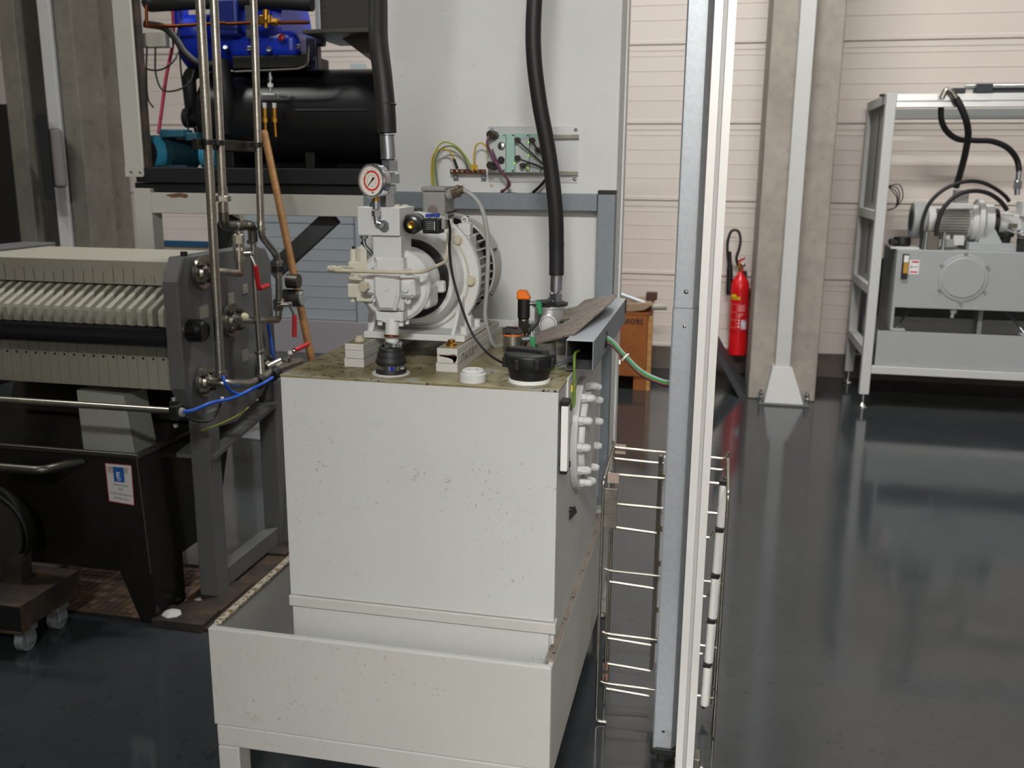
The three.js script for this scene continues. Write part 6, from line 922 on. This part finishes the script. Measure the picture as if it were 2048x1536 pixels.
// ---------------------------------------------------------------- second hydraulic unit at the back wall
{
  const t = thing('machine_stand', 'white square tube machine frame with aluminium top rail at the back wall', 'frame');
  const zf = -6.76, zb = -7.56, xa = 1.026, xb = 1.09, xr = 3.2, w = 0.064;
  for (const z of [zf, zb - w]) for (const x of [xa, xr]) { part('post', bx(x, x + w, 0.095, 2.11, z - (z === zf ? w : 0), z + (z === zf ? 0 : w), 0.004), M.white, t); part('levelling_foot', [rod([x + 0.032, 0.02, z === zf ? z - 0.032 : z + 0.032], [x + 0.032, 0.1, z === zf ? z - 0.032 : z + 0.032], 0.011), turned([[0, 0], [0.036, 0], [0.034, 0.012], [0.018, 0.03], [0, 0.03]], [x + 0.032, 0, z === zf ? z - 0.032 : z + 0.032])], M.chrome, t); }
  for (const y of [2.046, 1.29, 0.79, 0.36]) part('side_rail', bx(xa, xb, y, y + w, zb, zf - w, 0.004), M.white, t);
  part('side_panel', bx(xa + 0.03, xa + 0.036, 0.86, 2.046, zb, zf - w, 0.001), mat(0x9a9c98, 0.6), t); part('panel_slot', bx(xa + 0.026, xa + 0.03, 1.4, 2.0, -7.17, -7.155, 0), M.black, t); part('panel_slot', bx(xa + 0.026, xa + 0.03, 0.9, 1.25, -7.17, -7.155, 0), M.black, t);
  part('front_beam', bx(xb, xr, 0.246, 0.301, zf - w, zf, 0.004), M.white, t); part('rear_beam', bx(xb, xr, 0.246, 0.301, zb - w, zb, 0.004), M.white, t); part('rear_top_beam', bx(xb, xr, 1.98, 2.05, -7.45, -7.38, 0.004), mat(0x8d8f8c, 0.6), t);
  part('aluminium_rail', [bx(xb, xr, 2.062, 2.108, zf - 0.06, zf - 0.004, 0.003), bx(xb, xr, 2.022, 2.056, zf - 0.06, zf - 0.004, 0.003), bx(xb, xr, 2.05, 2.068, zf - 0.05, zf - 0.02, 0)], M.aluBright, t, 'grooved aluminium rail'); part('rear_panel', bx(xb, xr, 0.25, 0.98, -7.53, -7.522, 0.001), mat(0x3c403e, 0.6), t, 'dark sheet added for the shade under the tank'); part('top_cap', bx(1.0, 1.03, 2.1, 2.115, -6.9, -6.85, 0.002), M.black, t);  // rear panel added in a dark colour, stands in for shade under the tank
  const r = thing('guide_rod', 'polished steel rod in black bearing block above the aluminium rail', 'rod'); part('rod', rod([1.5, 2.146, -6.79], [3.2, 2.146, -6.79], 0.02), M.chrome, r); part('bearing', [bx(1.56, 1.66, 2.108, 2.165, -6.83, -6.75, 0.004), bx(1.38, 1.5, 2.108, 2.14, -6.83, -6.75, 0.004), bx(1.66, 3.2, 2.109, 2.126, -6.83, -6.77, 0.001)], mat(0x2a2f38, 0.5), r);
  const k = thing('oil_tank', 'pale grey oil tank with round bolted cover and level glass in the machine frame', 'tank');
  const x0 = 1.192, x1 = 2.75, y0 = 0.708, y1 = 1.1, z0 = -6.8, z1 = -7.32;
  part('body', bx(x0, x1, y0, y1, z1, z0, 0.004), M.paleGrey, k); part('side_plate', bx(x0 - 0.0, x0 + 0.02, 0.55, y0, z1, z0, 0.002), M.paleGrey, k); part('support', bx(x0, x1, 0.55, 0.57, z1, z1 + 0.02, 0.001), M.paleGrey, k);
  const cc = [1.622, 0.9221, -6.8]; part('cover', [turned([[0, 0.012], [0.13, 0.012], [0.135, 0.008], [0.155, 0.006], [0.158, 0], [0, 0]], [cc[0], cc[1], z0], [0, 0, 1], 48)], M.paleGrey, k, 'round bolted cover'); for (let i = 0; i < 6; i++) { const a = PI / 2 + i * PI / 3; part('cover_bolt', hex([cc[0] + 0.163 * Math.cos(a), cc[1] + 0.163 * Math.sin(a), z0], [0, 0, 1], 0.011, 0.012), M.greyPlastic, k); }
  const g = [1.248, 0.9891, -6.79]; part('level_glass', bx(g[0] - 0.02, g[0] + 0.02, g[1] - 0.085, g[1] + 0.085, z0, z0 + 0.016, 0.003), M.black, k, 'level glass'); part('oil_column', bx(g[0] - 0.01, g[0] + 0.018, g[1] - 0.045, g[1] + 0.03, z0 + 0.016, z0 + 0.02, 0.001), mat(0xb98a2a, 0.3), k); part('glass_cap', bx(g[0] - 0.012, g[0] + 0.018, g[1] + 0.03, g[1] + 0.075, z0 + 0.016, z0 + 0.019, 0.001), M.whitePlastic, k);
  print('sticker', sheet([g[0] + 0.026, g[1] - 0.05, z0 + 0.001], [g[0] + 0.092, g[1] - 0.05, z0 + 0.001], [g[0] + 0.092, g[1] + 0.045, z0 + 0.001], [g[0] + 0.026, g[1] + 0.045, z0 + 0.001]), new THREE.MeshStandardMaterial({ roughness: 0.5, map: canvas(128, 184, (c, w2, h2) => { c.fillStyle = '#e6e2e0'; c.fillRect(0, 0, w2, h2); c.fillStyle = '#c0304a'; c.fillRect(34, 14, 84, 24); c.fillRect(20, 148, 92, 20); c.fillStyle = '#333'; c.beginPath(); c.arc(36, 92, 11, 0, 7); c.fill(); c.fillRect(56, 88, 60, 7); }) }), k, 'white sticker with red print');
  part('drain_cock', [hex([cc[0] - 0.03, y0 - 0.03, z0 - 0.03], [0, 1, 0], 0.022, 0.022), rod([cc[0] - 0.03, y0, z0 - 0.03], [cc[0] - 0.035, y0 - 0.06, z0 - 0.03], 0.012)], M.paleGrey, k); part('leg', bx(cc[0] + 0.2, cc[0] + 0.23, 0.35, y0, -7.2, -7.1, 0.002), M.paleGrey, k);
  for (const x of [1.24, 2.05]) part('stay', rod([x, 0.56, -6.82], [x + (x < 2 ? 0.12 : -0.1), y0, -7.0], 0.008), M.zinc, k); for (const x of [1.24, 2.06]) part('mounting_pad', [bx(x - 0.04, x + 0.05, 0.548, 0.56, -6.86, -6.79, 0.002)], M.paleGrey, k);
  const d = thing('drip_tray', 'pale grey drip tray below the back wall oil tank', 'tray'); part('front_wall', bx(1.112, 2.75, 0.303, 0.547, -6.786, -6.78, 0.002), M.paleGrey, d); part('side_wall', bx(1.112, 1.118, 0.303, 0.547, -7.5, -6.786, 0.001), M.paleGrey, d); part('rear_wall', bx(1.112, 2.75, 0.303, 0.547, -7.506, -7.5, 0.001), M.paleGrey, d); part('side_wall', bx(2.744, 2.75, 0.303, 0.547, -7.5, -6.786, 0.001), M.paleGrey, d); part('floor_plate', bx(1.118, 2.744, 0.303, 0.31, -7.5, -6.786, 0), M.paleGrey, d);
  // motor, pump and fittings on the lid
  const m = thing('electric_motor', 'grey finned motor with bell housing on the back wall oil tank', 'motor'); const a = [1.558, 1.276, -7.05], ay = a[1];
  part('fan_cover', turned([[0.075, 0], [0.12, 0], [0.124, 0.01], [0.124, 0.07], [0.115, 0.09], [0, 0.09]], [a[0] - 0.252, ay + 0.01, -7.05], [1, 0, 0], 36), M.paleGrey, m); part('fan_opening', rod([a[0] - 0.252 + 0.002, ay + 0.01, -7.05], [a[0] - 0.252 + 0.01, ay + 0.01, -7.05], 0.12, 0.12, 32), M.black, m);
  part('stator', turned([[0, 0], [0.105, 0], [0.105, 0.28], [0, 0.28]], [a[0] - 0.157, ay, -7.05], [1, 0, 0], 36), M.cast, m); for (let i = 0; i < 14; i++) { const q = -1.1 + i * 0.155; part('cooling_fin', cb(a[0] - 0.007, ay + 0.117 * Math.sin(q), -7.05 + 0.117 * Math.cos(q), 0.21, 0.005, 0.03, 0.001).applyMatrix4(new THREE.Matrix4()), mat(0x8a8880, 0.6), m); }
  part('end_shield', turned([[0, 0], [0.118, 0], [0.122, 0.01], [0.122, 0.04], [0, 0.04]], [a[0] + 0.122, ay, -7.05], [1, 0, 0], 36), M.cast, m); part('bell_housing', [turned([[0, 0], [0.15, 0], [0.15, 0.03], [0.12, 0.05], [0.12, 0.1], [0, 0.1]], [a[0] + 0.157, ay + 0.01, -7.05], [1, 0, 0], 40)], M.cast, m); part('coupling_gap', rod([a[0] + 0.259, ay, -7.05], [a[0] + 0.294, ay, -7.05], 0.1), M.black, m);
  part('pedestal', [hexa([[a[0] + 0.168, y1 + 0.05, -6.93], [a[0] + 0.315, y1 + 0.05, -6.93], [a[0] + 0.315, y1 + 0.05, -7.17], [a[0] + 0.168, y1 + 0.05, -7.17], [a[0] + 0.182, ay, -6.95], [a[0] + 0.245, ay, -6.95], [a[0] + 0.245, ay, -7.15], [a[0] + 0.182, ay, -7.15]]), bx(a[0] + 0.098, a[0] + 0.392, y1, y1 + 0.052, -7.2, -6.88, 0.003)], M.paleGrey, m);
  part('terminal_box', bx(a[0] + 0.007, a[0] + 0.091, ay + 0.13, ay + 0.22, -7.1, -7.0, 0.005), M.greyPlastic, m); part('terminal_base', [bx(a[0] - 0.035, a[0] + 0.119, ay + 0.095, ay + 0.132, -7.12, -6.98, 0.006)], M.cast, m); part('foot', [bx(a[0] - 0.070, a[0] - 0.014, y1 + 0.045, ay - 0.08, -7.0, -6.93, 0.003)], M.cast, m); part('foot', [bx(a[0] + 0.007, a[0] + 0.077, y1 + 0.03, ay - 0.08, -7.0, -6.93, 0.003)], M.cast, m);
  const p = thing('hydraulic_pump', 'pale grey piston pump block beside the back wall motor', 'pump'); part('body', [turned([[0, 0], [0.075, 0], [0.08, 0.06], [0.07, 0.1], [0, 0.1]], [a[0] + 0.294, ay, -7.05], [1, 0, 0], 28), cb(a[0] + 0.420, ay + 0.01, -7.03, 0.09, 0.11, 0.12, 0.01), cb(a[0] + 0.490, ay + 0.1, -7.0, 0.16, 0.1, 0.14, 0.004), cb(a[0] + 0.490, ay - 0.01, -7.0, 0.12, 0.14, 0.1, 0.006)], M.cast, p); part('valve', [rod([a[0] + 0.455, ay - 0.05, -6.93], [a[0] + 0.455, ay + 0.06, -6.93], 0.016), cb(a[0] + 0.371, ay - 0.01, -6.94, 0.05, 0.03, 0.02, 0.002)], M.steelDark, p); part('drain_line', [hose([[a[0] + 0.332, ay - 0.035, -6.94], [a[0] + 0.402, ay - 0.06, -6.93], [a[0] + 0.448, ay - 0.04, -6.93], [a[0] + 0.472, ay - 0.12, -6.93], [a[0] + 0.462, y1, -6.92]], 0.006, 24, 8)], M.zinc, p);
  const fc = thing('filler_cap', 'flat black filler cap beside the back wall motor pedestal', 'cap'); part('cap', turned([[0, 0], [0.03, 0], [0.035, 0.04], [0.05, 0.042], [0.052, 0.065], [0.045, 0.07], [0, 0.07]], [a[0] + 0.336, y1 + 0.052, -6.95], [0, 1, 0], 28), M.black, fc);
  const vb = thing('valve_block', 'dark valve block with two fittings on the back wall tank lid', 'valve'); part('block', [bx(a[0] - 0.203, a[0] - 0.098, y1, y1 + 0.12, -6.96, -6.86, 0.005)], M.steelDark, vb); for (const dx of [-0.182, -0.07]) part('fitting', rod([a[0] + dx, y1, -6.86], [a[0] + dx, y1 + 0.12, -6.86], 0.012), M.zinc, vb); part('bridge', [bx(a[0] - 0.098, a[0] + 0.000, y1 + 0.02, y1 + 0.07, -6.94, -6.87, 0.004)], M.greyPlastic, vb);
  const fb = thing('breather_cap', 'black lobed breather lid on the back wall tank lid', 'cap'); part('lid', [turned([[0, 0], [0.055, 0], [0.06, 0.02], [0.055, 0.06], [0, 0.065]], [a[0] - 0.308, y1 + 0.0125, -7.0], [0, 1, 0], 20), cb(a[0] - 0.367, y1 + 0.04, -6.98, 0.06, 0.04, 0.06, 0.01)], M.black, fb); const pl = single('lid_plate', bx(a[0] - 0.402, a[0] - 0.217, y1, y1 + 0.012, -7.1, -6.86, 0.002), M.cast, 'pale plate under the lobed breather lid', 'plate');
  const rg = thing('valve_tap', 'small black valve tap on the back wall tank lid', 'valve'); part('body', [bx(a[0] + 0.392, a[0] + 0.462, y1, y1 + 0.09, -6.9, -6.84, 0.004), rod([a[0] + 0.385, y1 + 0.1, -6.87], [a[0] + 0.490, y1 + 0.1, -6.87], 0.006)], M.black, rg);
  const hs = (lab, r2, ...q) => { const h = thing('hydraulic_hose', lab, 'hose', 'black hoses of the back wall machine'); part('hose', hose(q, r2, 60, 12), M.rubber, h); return h; };
  const h1 = hs('thick black hose dropping from the rail elbow to the back wall motor', 0.0215, [1.44, 2.076, -6.72], [1.476, 2.017, -6.72], [1.518, 1.941, -6.74], [1.548, 1.865, -6.78], [1.565, 1.756, -6.86], [1.576, 1.629, -6.98], [1.576, 1.536, -7.05], [1.574, 1.512, -7.06]); part('elbow', [pipe([[1.356, 2.076, -6.72], [1.374, 2.131, -6.72], [1.408, 2.119, -6.72], [1.447, 2.063, -6.72]], 0.017, 0.05, 12)], M.steel, h1);
  const h2 = hs('thick black hose curving below the rail to the back wall pump', 0.019, [1.379, 2.035, -6.84], [1.393, 1.947, -6.85], [1.438, 1.878, -6.88], [1.515, 1.828, -6.9], [1.628, 1.819, -6.92], [1.743, 1.814, -6.95], [1.845, 1.773, -6.97], [1.92, 1.696, -7], [1.941, 1.625, -7]); part('ferrule', [rod([1.94, 1.631, -7], [1.941, 1.566, -7], 0.017), hex([1.942, 1.507, -7], [0, 1, 0], 0.026, 0.05), rod([1.947, 1.468, -7], [1.935, 1.566, -7], 0.018)], M.zinc, h2);
  hs('upper thin black hose arching over the back wall motor', 0.0125, [1.343, 1.198, -6.86], [1.345, 1.298, -6.86], [1.378, 1.414, -6.86], [1.462, 1.504, -6.86], [1.566, 1.55, -6.86], [1.678, 1.552, -6.88], [1.78, 1.51, -6.9], [1.852, 1.462, -6.92], [1.888, 1.429, -6.95]); hs('lower thin black hose arching over the back wall motor', 0.0145, [1.438, 1.193, -6.86], [1.441, 1.283, -6.86], [1.469, 1.383, -6.86], [1.544, 1.466, -6.86], [1.636, 1.493, -6.87], [1.735, 1.48, -6.89], [1.822, 1.429, -6.91], [1.877, 1.37, -6.93]);
  const lead = thing('cable_loop', 'bunch of thin leads looping out of the white machine frame', 'cable'); for (const [dx, dy] of [[0.107, 0.01], [0.086, -0.011], [0.075, -0.033], [0.068, -0.054]]) part('lead', hose([[1.173, 1.514, -7.3], [[1.173, 1.514, -7.3][0] + dx * 0.7, [1.173, 1.514, -7.3][1] + dy, -7.3], [[1.173, 1.514, -7.3][0] + dx, [1.181, 1.433, -7.3][1], -7.3], [1.234, 1.363, -7.3], [1.182, 1.345, -7.3]], 0.004, 24, 6), M.black, lead);
}

// each thing's group sits at the thing's base
for (const o of scene.children) if (o.isGroup && o.userData.kind !== 'structure') {
  const b = new THREE.Box3().setFromObject(o), p = new THREE.Vector3((b.min.x + b.max.x) / 2, b.min.y, (b.min.z + b.max.z) / 2);
  o.position.copy(p); for (const c of o.children) c.position.sub(p);
}
renderer.render(scene, camera);
